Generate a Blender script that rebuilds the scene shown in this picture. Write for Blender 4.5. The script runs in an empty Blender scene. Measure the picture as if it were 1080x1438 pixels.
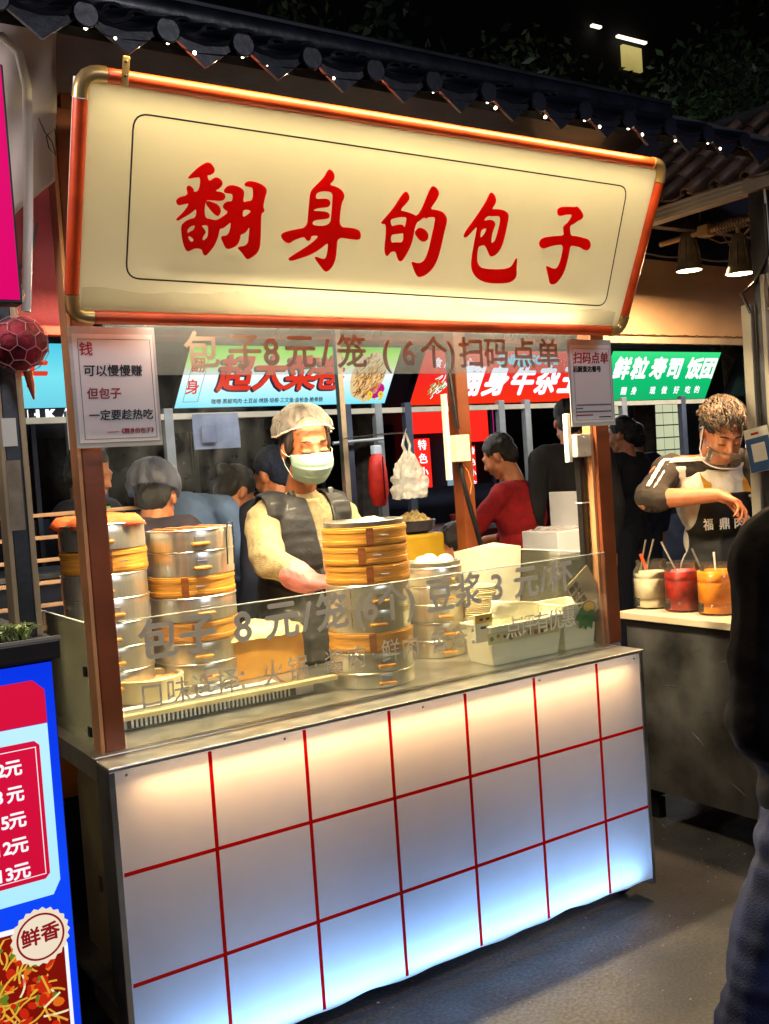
import bpy, bmesh, math, random
from math import sin, cos, pi, radians
from mathutils import Vector, Matrix, noise
random.seed(7)
SC = bpy.context.scene
COL = SC.collection

# ------------------------------------------------------------------ camera, world, exposure
def cam_axes(yaw, pitch, roll):
    f = Vector((sin(yaw)*cos(pitch), cos(yaw)*cos(pitch), sin(pitch)))
    r = Vector((cos(yaw), -sin(yaw), 0)); u = r.cross(f)
    return r*cos(roll)+u*sin(roll), -r*sin(roll)+u*cos(roll), f
cd = bpy.data.cameras.new('camera'); cam = bpy.data.objects.new('camera', cd); COL.objects.link(cam)
R_, U_, F_ = cam_axes(0.5812834, -0.0396796, -0.0697023)
m = Matrix((R_, U_, -F_)).transposed().to_4x4(); m.translation = (-0.6957, -2.2629, 1.4502)
cam.matrix_world = m
cd.sensor_fit = 'VERTICAL'; cd.sensor_height = 24; cd.lens = 24*1411.576/1438
cd.clip_start = 0.05; cd.clip_end = 500
SC.camera = cam
SC.view_settings.view_transform = 'Standard'; SC.view_settings.look = 'None'
SC.view_settings.exposure = 0.15; SC.view_settings.gamma = 1; SC.view_settings.use_curve_mapping = False
W = bpy.data.worlds.new('World'); SC.world = W; W.use_nodes = True
nt = W.node_tree; bg = nt.nodes['Background']
sky = nt.nodes.new('ShaderNodeTexSky'); sky.sky_type = 'NISHITA'; sky.sun_disc = False
sky.sun_elevation = radians(12.0); sky.sun_rotation = radians(200)
nt.links.new(sky.outputs[0], bg.inputs[0]); bg.inputs[1].default_value = 0.004

def V3(*a): return Vector(a)
def lin(r, g=None, b=None):
    if g is None: g = b = r
    f = lambda c: (c/255/12.92) if c/255 <= .04045 else ((c/255+.055)/1.055)**2.4
    return (f(r), f(g), f(b), 1)

def area(name, loc, target, power, col, sx, sy=None, spread=None):
    l = bpy.data.lights.new(name, 'AREA'); l.energy = power; l.color = col[:3]
    l.shape = 'RECTANGLE' if sy else 'DISK'; l.size = sx
    if sy: l.size_y = sy
    if spread: l.spread = spread
    o = bpy.data.objects.new(name, l); COL.objects.link(o); o.location = loc
    d = Vector(target)-Vector(loc)
    zx = -d.normalized(); xx = Vector((1, 0, 0))
    if abs(zx.dot(xx)) > .95: xx = Vector((0, 1, 0))
    yy = zx.cross(xx).normalized(); xx = yy.cross(zx)
    o.rotation_euler = Matrix((xx, yy, zx)).transposed().to_euler()
    return o
WARM = (1.0, .80, .52); NEUT = (1.0, .93, .80); COOL = (.62, .80, 1.0); AMBER = (1.0, .62, .28)
# working lamps of the stall: LED tubes under the roof, strips inside the two light boxes; plus added fills
area('stall_tube_light', (.88, .26, 2.02), (.88, .27, 0), 92, (1, .80, .46), 1.5, .05)
area('stall_back_tube_light', (.88, .02, 1.90), (.93, .8, 1.25), 6, (1, .86, .62), 1.3, .04)
area('panel_top_strip_light', (.868, .035, .785), (.868, .012, 0), 2.3, (1, .56, .24), 1.62, .02)
area('panel_low_strip_light', (.868, .035, .075), (.868, .012, 1), 4.6, (.20, .46, 1.0), 1.62, .02)
area('neighbour_spot_light', (2.56, .37, 2.15), (2.50, .33, 0), 20, (1, .66, .34), .09)
area('neighbour_second_spot_light', (2.56, .14, 2.09), (2.52, .16, 0), 17, (1, .66, .34), .09)
area('far_row_tube_light', (3.6, 4.4, 2.35), (3.6, 4.0, 0), 55, (.85, .92, 1.0), 5.0, .1)
area('far_row_second_tube_light', (7.6, 4.4, 2.35), (7.6, 4.0, 0), 45, (.95, .93, .9), 3.0, .1)
area('lane_fill_light', (1.5, -5.5, 3.6), (1.0, 0, 1.2), 72, (.90, .90, 1.0), 1.6)  # unseen soft fill added for the general light on the stall front
area('sign_eave_light', (.87, -.258, 2.352), (.87, -.20, 2.0), 10, (1, .76, .34), 1.6, .03)

area('left_fill_light', (-.55, -.15, 2.35), (-.05, .35, 2.0), 7, (1, .90, .84), .25)  # unseen fill added to brighten the tarp and pipe
# ------------------------------------------------------------------ materials
MC = {}
def mat(name, col=(.5, .5, .5, 1), rough=.6, metal=0, var=.12, vscale=8, bump=.0, bscale=60, stretch=(1, 1, 1),
        emit=None, estr=0, trans=0, sss=0, coat=0, col2=None, spec=.5):
    if name in MC: return MC[name]
    M = bpy.data.materials.new(name); M.use_nodes = True; t = M.node_tree; p = t.nodes['Principled BSDF']
    p.inputs['Roughness'].default_value = rough; p.inputs['Metallic'].default_value = metal
    p.inputs['Specular IOR Level'].default_value = spec
    tc = t.nodes.new('ShaderNodeTexCoord'); mp = t.nodes.new('ShaderNodeMapping'); mp.inputs['Scale'].default_value = stretch
    t.links.new(tc.outputs['Object'], mp.inputs[0])
    n = t.nodes.new('ShaderNodeTexNoise'); n.inputs['Scale'].default_value = vscale; n.inputs['Detail'].default_value = 6
    t.links.new(mp.outputs[0], n.inputs[0])
    r = t.nodes.new('ShaderNodeValToRGB'); r.color_ramp.elements[0].position = .3; r.color_ramp.elements[1].position = .7
    c = col; d = col2 or tuple(x*(1-2*var) for x in c[:3])+(1,); e = c if col2 else tuple(min(1, x*(1+var)) for x in c[:3])+(1,)
    r.color_ramp.elements[0].color = d; r.color_ramp.elements[1].color = e
    t.links.new(n.outputs[0], r.inputs[0]); t.links.new(r.outputs[0], p.inputs['Base Color'])
    rm = t.nodes.new('ShaderNodeMapRange'); rm.inputs[3].default_value = max(0, rough-.08); rm.inputs[4].default_value = min(1, rough+.1)
    t.links.new(n.outputs[0], rm.inputs[0]); t.links.new(rm.outputs[0], p.inputs['Roughness'])
    if bump:
        n2 = t.nodes.new('ShaderNodeTexNoise'); n2.inputs['Scale'].default_value = bscale; n2.inputs['Detail'].default_value = 4
        t.links.new(mp.outputs[0], n2.inputs[0])
        b = t.nodes.new('ShaderNodeBump'); b.inputs['Strength'].default_value = bump; b.inputs['Distance'].default_value = .01
        t.links.new(n2.outputs[0], b.inputs['Height']); t.links.new(b.outputs[0], p.inputs['Normal'])
    if emit:
        p.inputs['Emission Color'].default_value = emit; p.inputs['Emission Strength'].default_value = estr
    if trans: p.inputs['Transmission Weight'].default_value = trans
    if sss:
        p.inputs['Subsurface Weight'].default_value = sss; p.inputs['Subsurface Radius'].default_value = (.02, .008, .004); p.inputs['Subsurface Scale'].default_value = .5
    if coat: p.inputs['Coat Weight'].default_value = coat
    MC[name] = M; return M

def film(name, tint, trans=.9, rough=.05, dirt=0, dcol=(.6, .6, .55, 1)):
    """thin clear sheet: mostly transparent, glossy by Fresnel, a little dust"""
    if name in MC: return MC[name]
    M = bpy.data.materials.new(name); M.use_nodes = True; t = M.node_tree; t.nodes.clear()
    o = t.nodes.new('ShaderNodeOutputMaterial'); tr = t.nodes.new('ShaderNodeBsdfTransparent'); tr.inputs[0].default_value = tint
    gl = t.nodes.new('ShaderNodeBsdfGlossy'); gl.inputs['Roughness'].default_value = rough
    fr = t.nodes.new('ShaderNodeFresnel'); fr.inputs[0].default_value = 1.35
    mx = t.nodes.new('ShaderNodeMixShader'); t.links.new(fr.outputs[0], mx.inputs[0]); t.links.new(tr.outputs[0], mx.inputs[1]); t.links.new(gl.outputs[0], mx.inputs[2])
    df = t.nodes.new('ShaderNodeBsdfDiffuse'); df.inputs[0].default_value = dcol
    tl = t.nodes.new('ShaderNodeBsdfTranslucent'); tl.inputs[0].default_value = dcol
    m1 = t.nodes.new('ShaderNodeMixShader'); m1.inputs[0].default_value = .5; t.links.new(df.outputs[0], m1.inputs[1]); t.links.new(tl.outputs[0], m1.inputs[2])
    n = t.nodes.new('ShaderNodeTexNoise'); n.inputs['Scale'].default_value = 5; n.inputs['Detail'].default_value = 8
    tc = t.nodes.new('ShaderNodeTexCoord'); t.links.new(tc.outputs['Object'], n.inputs[0])
    mr = t.nodes.new('ShaderNodeMapRange'); mr.inputs[1].default_value = .3; mr.inputs[2].default_value = .75
    mr.inputs[3].default_value = max(0, (1-trans)*(1-dirt)); mr.inputs[4].default_value = (1-trans)*(1+dirt)
    t.links.new(n.outputs[0], mr.inputs[0])
    m2 = t.nodes.new('ShaderNodeMixShader'); t.links.new(mr.outputs[0], m2.inputs[0]); t.links.new(mx.outputs[0], m2.inputs[1]); t.links.new(m1.outputs[0], m2.inputs[2])
    t.links.new(m2.outputs[0], o.inputs[0]); MC[name] = M; return M

def backlit(name, col, tr=.6, col2=None, vscale=3):
    """opal sheet lit from behind by real lamps in its box"""
    if name in MC: return MC[name]
    M = bpy.data.materials.new(name); M.use_nodes = True; t = M.node_tree; t.nodes.clear()
    o = t.nodes.new('ShaderNodeOutputMaterial'); d = t.nodes.new('ShaderNodeBsdfDiffuse'); l = t.nodes.new('ShaderNodeBsdfTranslucent')
    n = t.nodes.new('ShaderNodeTexNoise'); n.inputs['Scale'].default_value = vscale; n.inputs['Detail'].default_value = 8; n.inputs['Roughness'].default_value = .6
    tc = t.nodes.new('ShaderNodeTexCoord'); t.links.new(tc.outputs['Object'], n.inputs[0])
    r = t.nodes.new('ShaderNodeValToRGB'); r.color_ramp.elements[0].position = .3; r.color_ramp.elements[1].position = .72
    r.color_ramp.elements[0].color = col2 or tuple(x*.93 for x in col[:3])+(1,); r.color_ramp.elements[1].color = col
    t.links.new(n.outputs[0], r.inputs[0])
    t.links.new(r.outputs[0], d.inputs[0]); t.links.new(r.outputs[0], l.inputs[0])
    m = t.nodes.new('ShaderNodeMixShader'); m.inputs[0].default_value = tr
    t.links.new(d.outputs[0], m.inputs[1]); t.links.new(l.outputs[0], m.inputs[2])
    g = t.nodes.new('ShaderNodeBsdfGlossy'); g.inputs['Roughness'].default_value = .25
    m3 = t.nodes.new('ShaderNodeMixShader'); m3.inputs[0].default_value = .05; t.links.new(m.outputs[0], m3.inputs[1]); t.links.new(g.outputs[0], m3.inputs[2])
    t.links.new(m3.outputs[0], o.inputs[0]); MC[name] = M; return M

def glow(name, stops, strength=1.0, axis='Z', lo=0, hi=1, noise_amt=.05):
    """printed sheet that glows: colour ramp along an object axis"""
    if name in MC: return MC[name]
    M = bpy.data.materials.new(name); M.use_nodes = True; t = M.node_tree; t.nodes.clear()
    o = t.nodes.new('ShaderNodeOutputMaterial'); e = t.nodes.new('ShaderNodeEmission'); e.inputs[1].default_value = strength
    tc = t.nodes.new('ShaderNodeTexCoord'); sp = t.nodes.new('ShaderNodeSeparateXYZ'); t.links.new(tc.outputs['Object'], sp.inputs[0])
    mr = t.nodes.new('ShaderNodeMapRange'); mr.inputs[1].default_value = lo; mr.inputs[2].default_value = hi
    t.links.new(sp.outputs['XYZ'.index(axis)], mr.inputs[0])
    n = t.nodes.new('ShaderNodeTexNoise'); n.inputs['Scale'].default_value = 3.5; t.links.new(tc.outputs['Object'], n.inputs[0])
    ma = t.nodes.new('ShaderNodeMath'); ma.operation = 'MULTIPLY_ADD'; ma.inputs[1].default_value = noise_amt*2; t.links.new(n.outputs[0], ma.inputs[0]); 
    sb = t.nodes.new('ShaderNodeMath'); sb.operation = 'SUBTRACT'; sb.inputs[1].default_value = noise_amt; t.links.new(mr.outputs[0], sb.inputs[0]); t.links.new(sb.outputs[0], ma.inputs[2])
    r = t.nodes.new('ShaderNodeValToRGB'); cr = r.color_ramp
    while len(cr.elements) < len(stops): cr.elements.new(.5)
    for el, (p, c) in zip(cr.elements, stops): el.position = p; el.color = c
    t.links.new(ma.outputs[0], r.inputs[0]); t.links.new(r.outputs[0], e.inputs[0]); t.links.new(e.outputs[0], o.inputs[0])
    MC[name] = M; return M

BLACKMETAL = mat('dark_metal', lin(48, 50, 58), .45, .6, .2)
STEEL = mat('brushed_steel', (.62, .61, .58, 1), .32, .95, .12, 14, .06, 90, (1, 1, 12))
STEELF = mat('worn_steel_sheet', (.45, .45, .44, 1), .34, .85, .3, 5, .12, 14, (1, 1, 1))
ALU = mat('spun_aluminium', (.82, .79, .69, 1), .30, .88, .05, 10, .04, 30, (14, 14, .7))
BAMBOO = mat('bamboo_wood', lin(212, 148, 56), .45, 0, .22, 9, .15, 50, (1, 1, 22), coat=.15)
BAMBOOD = mat('dark_bamboo_binding', lin(140, 76, 24), .55, 0, .25, 12, .15, 50, (1, 1, 22))
WHITEP = mat('white_plastic', (.78, .78, .75, 1), .4, 0, .06)
CREAM = mat('cream_panel', lin(205, 190, 165), .6, 0, .12, 4)
BROWN = mat('brown_painted_post', lin(128, 66, 36), .38, .15, .15, 6, .05)
LITSIDE = mat('lit_post_side', lin(196, 140, 98), .5, 0, .12, 6)  # lighter tan for the lit side faces of the brown posts
TUBE = mat('orange_red_tube', lin(205, 70, 24), .42, .1, .2, 9, .06, coat=.12)
BRASS = mat('brass_elbow', lin(190, 160, 110), .33, .6, .15, 9)
REDV = mat('red_vinyl', lin(205, 18, 10), .45, 0, .05)
BLACKP = mat('black_print', lin(22, 20, 20), .6, 0, .1)
REDP = mat('red_print', lin(170, 30, 30), .6, 0, .1)
GREYV = None
PAPER = mat('laminated_paper', lin(236, 230, 232), .35, 0, .05, 3, coat=.3)
TILE = mat('dark_glazed_tile', lin(22, 25, 40), .36, .1, .35, 12, .15, 30, coat=.12)
TILEB = mat('brown_weathered_tile', lin(92, 70, 58), .6, 0, .3, 10, .2, 30)
BLACKPL = mat('black_plastic', lin(18, 18, 22), .35, 0, .1)
GLASS = film('clear_acrylic_guard', (.95, .97, .94, 1), .93, .03, .5, (.55, .56, .45, 1))
STRIPF = film('hazy_acrylic_strip', (.80, .85, .90, 1), .91, .08, .35, (.42, .44, .48, 1))
CLEARPL = film('milky_plastic', (.95, .95, .92, 1), .45, .1, .4, (.85, .86, .84, 1))
BAGPL = film('thin_white_plastic_bag', (.95, .95, .95, 1), .55, .12, .6, (.85, .85, .86, 1))

# ------------------------------------------------------------------ mesh builder
class MB:
    def __init__(s): s.v = []; s.f = []
    def add(s, vs, fs):
        b = len(s.v); s.v += [Vector(v) for v in vs]; s.f += [tuple(i+b for i in f) for f in fs]; return s
    def box(s, x0, x1, y0, y1, z0, z1, bev=0):
        if bev:
            b = min(bev, (x1-x0)*.45, (y1-y0)*.45, (z1-z0)*.45)
            bm = bmesh.new(); bmesh.ops.create_cube(bm, size=1)
            for v in bm.verts: v.co = ((x0+x1)/2+v.co.x*(x1-x0), (y0+y1)/2+v.co.y*(y1-y0), (z0+z1)/2+v.co.z*(z1-z0))
            bmesh.ops.bevel(bm, geom=bm.edges[:], offset=b, segments=2, affect='EDGES', profile=.6)
            bm.verts.index_update(); s.add([v.co.copy() for v in bm.verts], [[v.index for v in f.verts] for f in bm.faces]); bm.free(); return s
        vs = [(x, y, z) for x in (x0, x1) for y in (y0, y1) for z in (z0, z1)]
        return s.add(vs, [(0, 1, 3, 2), (4, 6, 7, 5), (0, 4, 5, 1), (2, 3, 7, 6), (0, 2, 6, 4), (1, 5, 7, 3)])
    def obox(s, M, sx, sy, sz):   # oriented box centred at M
        vs = [M @ Vector((x*sx/2, y*sy/2, z*sz/2)) for x in (-1, 1) for y in (-1, 1) for z in (-1, 1)]
        return s.add(vs, [(0, 1, 3, 2), (4, 6, 7, 5), (0, 4, 5, 1), (2, 3, 7, 6), (0, 2, 6, 4), (1, 5, 7, 3)])
    def tube(s, pts, r, n=8, cap=True):
        pts = [Vector(p) for p in pts]; rs = r if isinstance(r, (list, tuple)) else [r]*len(pts)
        up = None; rings = []
        for i, p in enumerate(pts):
            d = (pts[min(i+1, len(pts)-1)]-pts[max(i-1, 0)]).normalized()
            if up is None:
                up = d.orthogonal().normalized()
            else:
                up = (up-d*up.dot(d)); up = up.normalized() if up.length > 1e-6 else d.orthogonal().normalized()
            w = d.cross(up)
            rings.append([p+(up*cos(2*pi*k/n)+w*sin(2*pi*k/n))*rs[i] for k in range(n)])
        fs = []
        for i in range(len(rings)-1):
            for k in range(n): fs.append((i*n+k, i*n+(k+1) % n, (i+1)*n+(k+1) % n, (i+1)*n+k))
        if cap: fs.append(tuple(range(n-1, -1, -1))); fs.append(tuple((len(rings)-1)*n+k for k in range(n)))
        return s.add([v for g in rings for v in g], fs)
    def lathe(s, prof, c=(0, 0, 0), n=32, cap=True):
        c = Vector(c); vs = [c+Vector((r*cos(2*pi*k/n), r*sin(2*pi*k/n), z)) for r, z in prof for k in range(n)]; fs = []
        for i in range(len(prof)-1):
            for k in range(n): fs.append((i*n+k, i*n+(k+1) % n, (i+1)*n+(k+1) % n, (i+1)*n+k))
        if cap:
            if prof[0][0] > 1e-5: fs.append(tuple(range(n-1, -1, -1)))
            if prof[-1][0] > 1e-5: fs.append(tuple((len(prof)-1)*n+k for k in range(n)))
        return s.add(vs, fs)
    def ball(s, c, r, n=12, m=8):
        r = (r, r, r) if not isinstance(r, (tuple, list)) else r
        prof = [(sin(pi*i/m), -cos(pi*i/m)) for i in range(m+1)]
        b = len(s.v); s.lathe(prof, n=n, cap=False)
        for v in s.v[b:]: v.x = v.x*r[0]+c[0]; v.y = v.y*r[1]+c[1]; v.z = v.z*r[2]+c[2]
        return s
    def grid(s, fn, nu, nv):   # fn(u,v)->point
        return s.add([fn(i/nu, j/nv) for j in range(nv+1) for i in range(nu+1)],
                     [(j*(nu+1)+i, j*(nu+1)+i+1, (j+1)*(nu+1)+i+1, (j+1)*(nu+1)+i) for j in range(nv) for i in range(nu)])
    def xf(s, M):
        s.v = [M @ v for v in s.v]; return s
    def mesh(s, name):
        me = bpy.data.meshes.new(name); me.from_pydata([tuple(v) for v in s.v], [], s.f)
        bm = bmesh.new(); bm.from_mesh(me); bmesh.ops.recalc_face_normals(bm, faces=bm.faces); bm.to_mesh(me); bm.free(); return me

def smooth(me, ang=40):
    me.shade_smooth()
    bm = bmesh.new(); bm.from_mesh(me)
    for e in bm.edges:
        if len(e.link_faces) == 2 and e.calc_face_angle(0) > radians(ang): e.smooth = False
    bm.to_mesh(me); bm.free()

def tag(o, label=None, cat=None, group=None, kind=None):
    if label: o['label'] = label
    if cat: o['category'] = cat
    if group: o['group'] = group
    if kind: o['kind'] = kind
    return o
def origin(o):
    p = Vector((0, 0, 0))
    while o: p += o.location; o = o.parent
    return p
def build(name, mb, mt, parent=None, world=True, sm=False, label=None, kind=None, solid=0):
    if parent is not None and world:
        off = origin(parent)
        if off.length: mb.v = [v-off for v in mb.v]
    me = mb.mesh(name); me.materials.append(mt)
    if sm: smooth(me)
    o = bpy.data.objects.new(name, me); COL.objects.link(o)
    if parent is not None: o.parent = parent
    if solid:
        md = o.modifiers.new('solid', 'SOLIDIFY'); md.thickness = solid; md.offset = 0
    return tag(o, label, kind=kind)
def thing(name, label, cat, loc=(0, 0, 0), group=None, rz=0):
    o = bpy.data.objects.new(name, None); COL.objects.link(o); o.location = loc; o.rotation_euler = (0, 0, rz)
    o.empty_display_size = .05
    return tag(o, label, cat, group)
def single(name, mb, mt, label, cat, group=None, sm=False, solid=0, kind=None):
    """thing of one mesh, origin moved to its base"""
    x = [v.x for v in mb.v]; y = [v.y for v in mb.v]; z = [v.z for v in mb.v]
    c = Vector(((min(x)+max(x))/2, (min(y)+max(y))/2, min(z))); mb.v = [v-c for v in mb.v]
    me = mb.mesh(name); me.materials.append(mt)
    if sm: smooth(me)
    o = bpy.data.objects.new(name, me); COL.objects.link(o); o.location = c
    if solid:
        md = o.modifiers.new('solid', 'SOLIDIFY'); md.thickness = solid; md.offset = 0
    return tag(o, label, cat, group, kind)
def dup(root, loc, label=None, group=None, rz=None, scale=None):
    def cp(o, par):
        c = o.copy(); COL.objects.link(c); c.parent = par
        for ch in o.children: cp(ch, c)
        return c
    r = cp(root, None); r.location = loc
    if rz is not None: r.rotation_euler = (0, 0, rz)
    if scale: r.scale = scale
    if label: r['label'] = label
    if group: r['group'] = group
    return r

# text -> mesh, centred; M maps text plane (x right, y up, z out) to parent/world space
TXC = {}
def textmesh(body, size, ext=.0006, off=0.0, shear=0.0, sx=1.0, align='CENTER', mt=None, space=1.0):
    c = bpy.data.curves.new('lettering', 'FONT'); c.body = body; c.size = size; c.extrude = ext; c.offset = 0
    c.resolution_u = 3; c.shear = shear; c.align_x = align; c.align_y = 'CENTER'; c.space_character = space
    o = bpy.data.objects.new('tmp', c); COL.objects.link(o)
    dg = bpy.context.evaluated_depsgraph_get(); me = bpy.data.meshes.new_from_object(o.evaluated_get(dg))
    bpy.data.objects.remove(o); bpy.data.curves.remove(c)
    me.transform(Matrix.Diagonal((sx, 1, 1, 1)))
    if off >= .01:   # heavier weight: shifted copies of the strokes, each a hair above the last
        r = off*size*.85; bm = bmesh.new()
        for k, (dx, dy) in enumerate(((0, 0), (1, 0), (-1, 0), (0, 1), (0, -1), (.7, .7), (-.7, .7), (.7, -.7), (-.7, -.7))):
            if k > 4 and off < .03: break
            t = me.copy(); t.transform(Matrix.Translation((dx*r, dy*r, k*max(.00012, ext*.06)))); bm.from_mesh(t); bpy.data.meshes.remove(t)
        bm.to_mesh(me); bm.free()
    me.materials.clear()
    if mt: me.materials.append(mt)
    return me
FRONT = Matrix(((1, 0, 0, 0), (0, 0, -1, 0), (0, 1, 0, 0), (0, 0, 0, 1)))   # faces -y
LEFT = Matrix(((0, 0, -1, 0), (-1, 0, 0, 0), (0, 1, 0, 0), (0, 0, 0, 1)))   # faces -x
def text(body, loc, size, mt, parent=None, frame=FRONT, name='lettering', off=.0, shear=0, sx=1, ext=.0006, align='CENTER', space=1.0, rot=0, world=True):
    me = textmesh(body, size, ext, off, shear, sx, align, mt, space)
    L = Vector(loc)
    if parent is not None and world: L = L-origin(parent)
    M = frame @ Matrix.Rotation(rot, 4, 'Z') if frame is not None else Matrix.Identity(4)
    me.transform(Matrix.Translation(L) @ M)
    o = bpy.data.objects.new(name, me); COL.objects.link(o)
    if parent is not None: o.parent = parent
    return o
def outline(polys, ext, mt, name, parent, scale=1e-4, M=None, chaikin=1):
    c = bpy.data.curves.new(name, 'CURVE'); c.dimensions = '2D'; c.fill_mode = 'BOTH'; c.extrude = ext
    for p in polys:
        p = [Vector((x*scale, y*scale)) for x, y in p]
        for _ in range(chaikin):
            q = []
            for i in range(len(p)):
                a, b = p[i], p[(i+1) % len(p)]; q += [a*.75+b*.25, a*.25+b*.75]
            p = q
        s = c.splines.new('POLY'); s.points.add(len(p)-1); s.use_cyclic_u = True
        for i, v in enumerate(p): s.points[i].co = (v.x, v.y, 0, 1)
    o = bpy.data.objects.new('tmp', c); COL.objects.link(o)
    dg = bpy.context.evaluated_depsgraph_get(); me = bpy.data.meshes.new_from_object(o.evaluated_get(dg))
    bpy.data.objects.remove(o); bpy.data.curves.remove(c)
    if M is not None: me.transform(M)
    me.materials.clear(); me.materials.append(mt); me.name = name
    o = bpy.data.objects.new(name, me); COL.objects.link(o); o.parent = parent
    return o
GREYV = backlit('grey_frosted_vinyl', lin(242, 238, 226), .38)
# ------------------------------------------------------------------ ground
def ground_mat():
    M = bpy.data.materials.new('asphalt'); M.use_nodes = True; t = M.node_tree; p = t.nodes['Principled BSDF']
    tc = t.nodes.new('ShaderNodeTexCoord')
    def nz(sc, de=6):
        n = t.nodes.new('ShaderNodeTexNoise'); n.inputs['Scale'].default_value = sc; n.inputs['Detail'].default_value = de; t.links.new(tc.outputs['Object'], n.inputs[0]); return n
    a = nz(1.3); b = nz(90, 3); c = nz(9)
    r = t.nodes.new('ShaderNodeValToRGB'); r.color_ramp.elements[0].color = (.020, .020, .023, 1); r.color_ramp.elements[1].color = (.066, .060, .055, 1)
    r.color_ramp.elements[0].position = .42; r.color_ramp.elements[1].position = .60; t.links.new(a.outputs[0], r.inputs[0])
    r2 = t.nodes.new('ShaderNodeValToRGB'); r2.color_ramp.elements[0].color = (.55, .55, .55, 1); r2.color_ramp.elements[1].color = (1.5, 1.5, 1.5, 1)
    r2.color_ramp.elements[0].position = .38; r2.color_ramp.elements[1].position = .66; t.links.new(b.outputs[0], r2.inputs[0])
    mx = t.nodes.new('ShaderNodeMix'); mx.data_type = 'RGBA'; mx.blend_type = 'MULTIPLY'; mx.inputs[0].default_value = .8
    t.links.new(r.outputs[0], mx.inputs[6]); t.links.new(r2.outputs[0], mx.inputs[7]); t.links.new(mx.outputs[2], p.inputs['Base Color'])
    mr = t.nodes.new('ShaderNodeMapRange'); mr.inputs[3].default_value = .42; mr.inputs[4].default_value = .8; t.links.new(c.outputs[0], mr.inputs[0]); t.links.new(mr.outputs[0], p.inputs['Roughness'])
    bp = t.nodes.new('ShaderNodeBump'); bp.inputs['Strength'].default_value = .5; bp.inputs['Distance'].default_value = .006
    t.links.new(b.outputs[0], bp.inputs['Height']); t.links.new(bp.outputs[0], p.inputs['Normal']); return M
g = MB().grid(lambda u, v: (-40+90*u, -30+80*v, 0), 8, 8)
tag(build('ground', g, ground_mat()), kind='structure')

random.seed(91); fl_ = MB()
for k in range(420):
    x = random.uniform(.2, 3.6); y = random.uniform(-1.6, 1.0); s_ = random.uniform(.0015, .005)*(2.0 if random.random() < .05 else 1)
    fl_.ball((x, y, s_*.4), (s_, s_*random.uniform(.5, 1), s_*.5), 5, 3)
tag(build('gravel_flecks', fl_, mat('pale_grit', lin(150, 140, 128), .8, 0, .2)), 'pale grit and crumbs scattered on the asphalt', 'grit', kind='stuff')
# ------------------------------------------------------------------ main stall counter
ZT = .823
REDT = backlit('red_translucent_vinyl', lin(250, 16, 8), .6)
stall = thing('food_stall', 'steel bun stall counter with glowing white front panel gridded in red lines', 'food stall', (.87, .35, 0))
PANEL = backlit('opal_front_panel', (.86, .85, .84, 1), .62, (.74, .73, .73, 1), 2.2)
pm = MB()
# front sheet, lower edge slightly buckled
def fp(u, v):
    x = .004+1.726*u; z = .073+(ZT-.013-.073)*v
    w = (1-v)**6
    return (x, -.002-.006*w*(noise.noise(Vector((x*5, 0, 3))))-.004*w*abs(noise.noise(Vector((x*17, 1, 3)))), z+.012*w*noise.noise(Vector((x*7, 5, 0))))
pm.grid(fp, 90, 24); build('front_panel', pm, PANEL, stall, sm=True)
s = .26
xs = [.1289*1.0*0+ (0.9111*s) + s*i for i in range(6)]; zs = [ZT-.9752*s-s*j for j in range(2)]
for x in xs: build('grid_line', MB().box(x-.0045, x+.0045, -.0055, -.0035, .078, ZT-.015), REDT, stall)
for z in zs: build('grid_line', MB().box(.006, 1.728, -.0070, -.0050, z-.0045, z+.0045), REDT, stall)
# box of the panel: white reflective back, metal corners
build('light_box_back', MB().box(.006, 1.728, .062, .068, .06, ZT-.012), WHITEP, stall)
for x0, x1 in ((-.012, .003), (1.731, 1.745)):
    build('corner_trim', MB().box(x0, x1, -.006, .072, .05, ZT-.012, .002), STEELF, stall)
for z, cl, nm in ((.790, (1, .8, .5, 1), 'led_strip'), (.066, (.7, .85, 1, 1), 'led_strip')):
    build(nm, MB().box(.03, 1.70, .028, .042, z, z+.006), mat('led_'+str(z), (.8, .8, .8, 1), .5, emit=cl, estr=1.5), stall)
build('top_trim', MB().box(-.014, 1.748, -.012, .10, ZT-.011, ZT-.001, .003), STEEL, stall)
build('counter_top', MB().box(-.010, 1.745, .075, .68, ZT-.0405, ZT-.012, .003).box(-.01, 1.745, .102, .68, ZT-.0115, ZT, .002), STEEL, stall)
build('counter_edge', MB().box(-.014, -.011, .07, .68, ZT-.05, ZT+.001), STEELF, stall)
for x in (.02, 1.70):
    for y in (.12, .64): build('leg', MB().box(x-.018, x+.018, y-.018, y+.018, .09, ZT-.042, .003), STEELF, stall)
build('lower_shelf', MB().box(.0, 1.73, .10, .66, .20, .215), STEELF, stall)
build('base_rail', MB().box(.05, 1.68, .08, .12, .07, .12), BLACKMETAL, stall)
for x in (.03, .44, .87, 1.30, 1.705): build('screw', MB().ball((x, -.0045, ZT-.026), .0035, 8, 5), STEELF, stall)
# casters
for x in (.10, 1.69):
    for y in (.10, .62):
        w = build('caster', MB().box(x-.012, x+.012, y-.03, y+.03, .058, .075), BLACKMETAL, stall)
        w2 = MB().lathe([(.0, -.013), (.028, -.013), (.033, -.008), (.033, .008), (.028, .013), (0, .013)], n=20)
        w2.xf(Matrix.Translation((x, y, .034)) @ Matrix.Rotation(pi/2, 4, 'Y')); build('wheel', w2, BLACKPL, w, sm=True)
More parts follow.
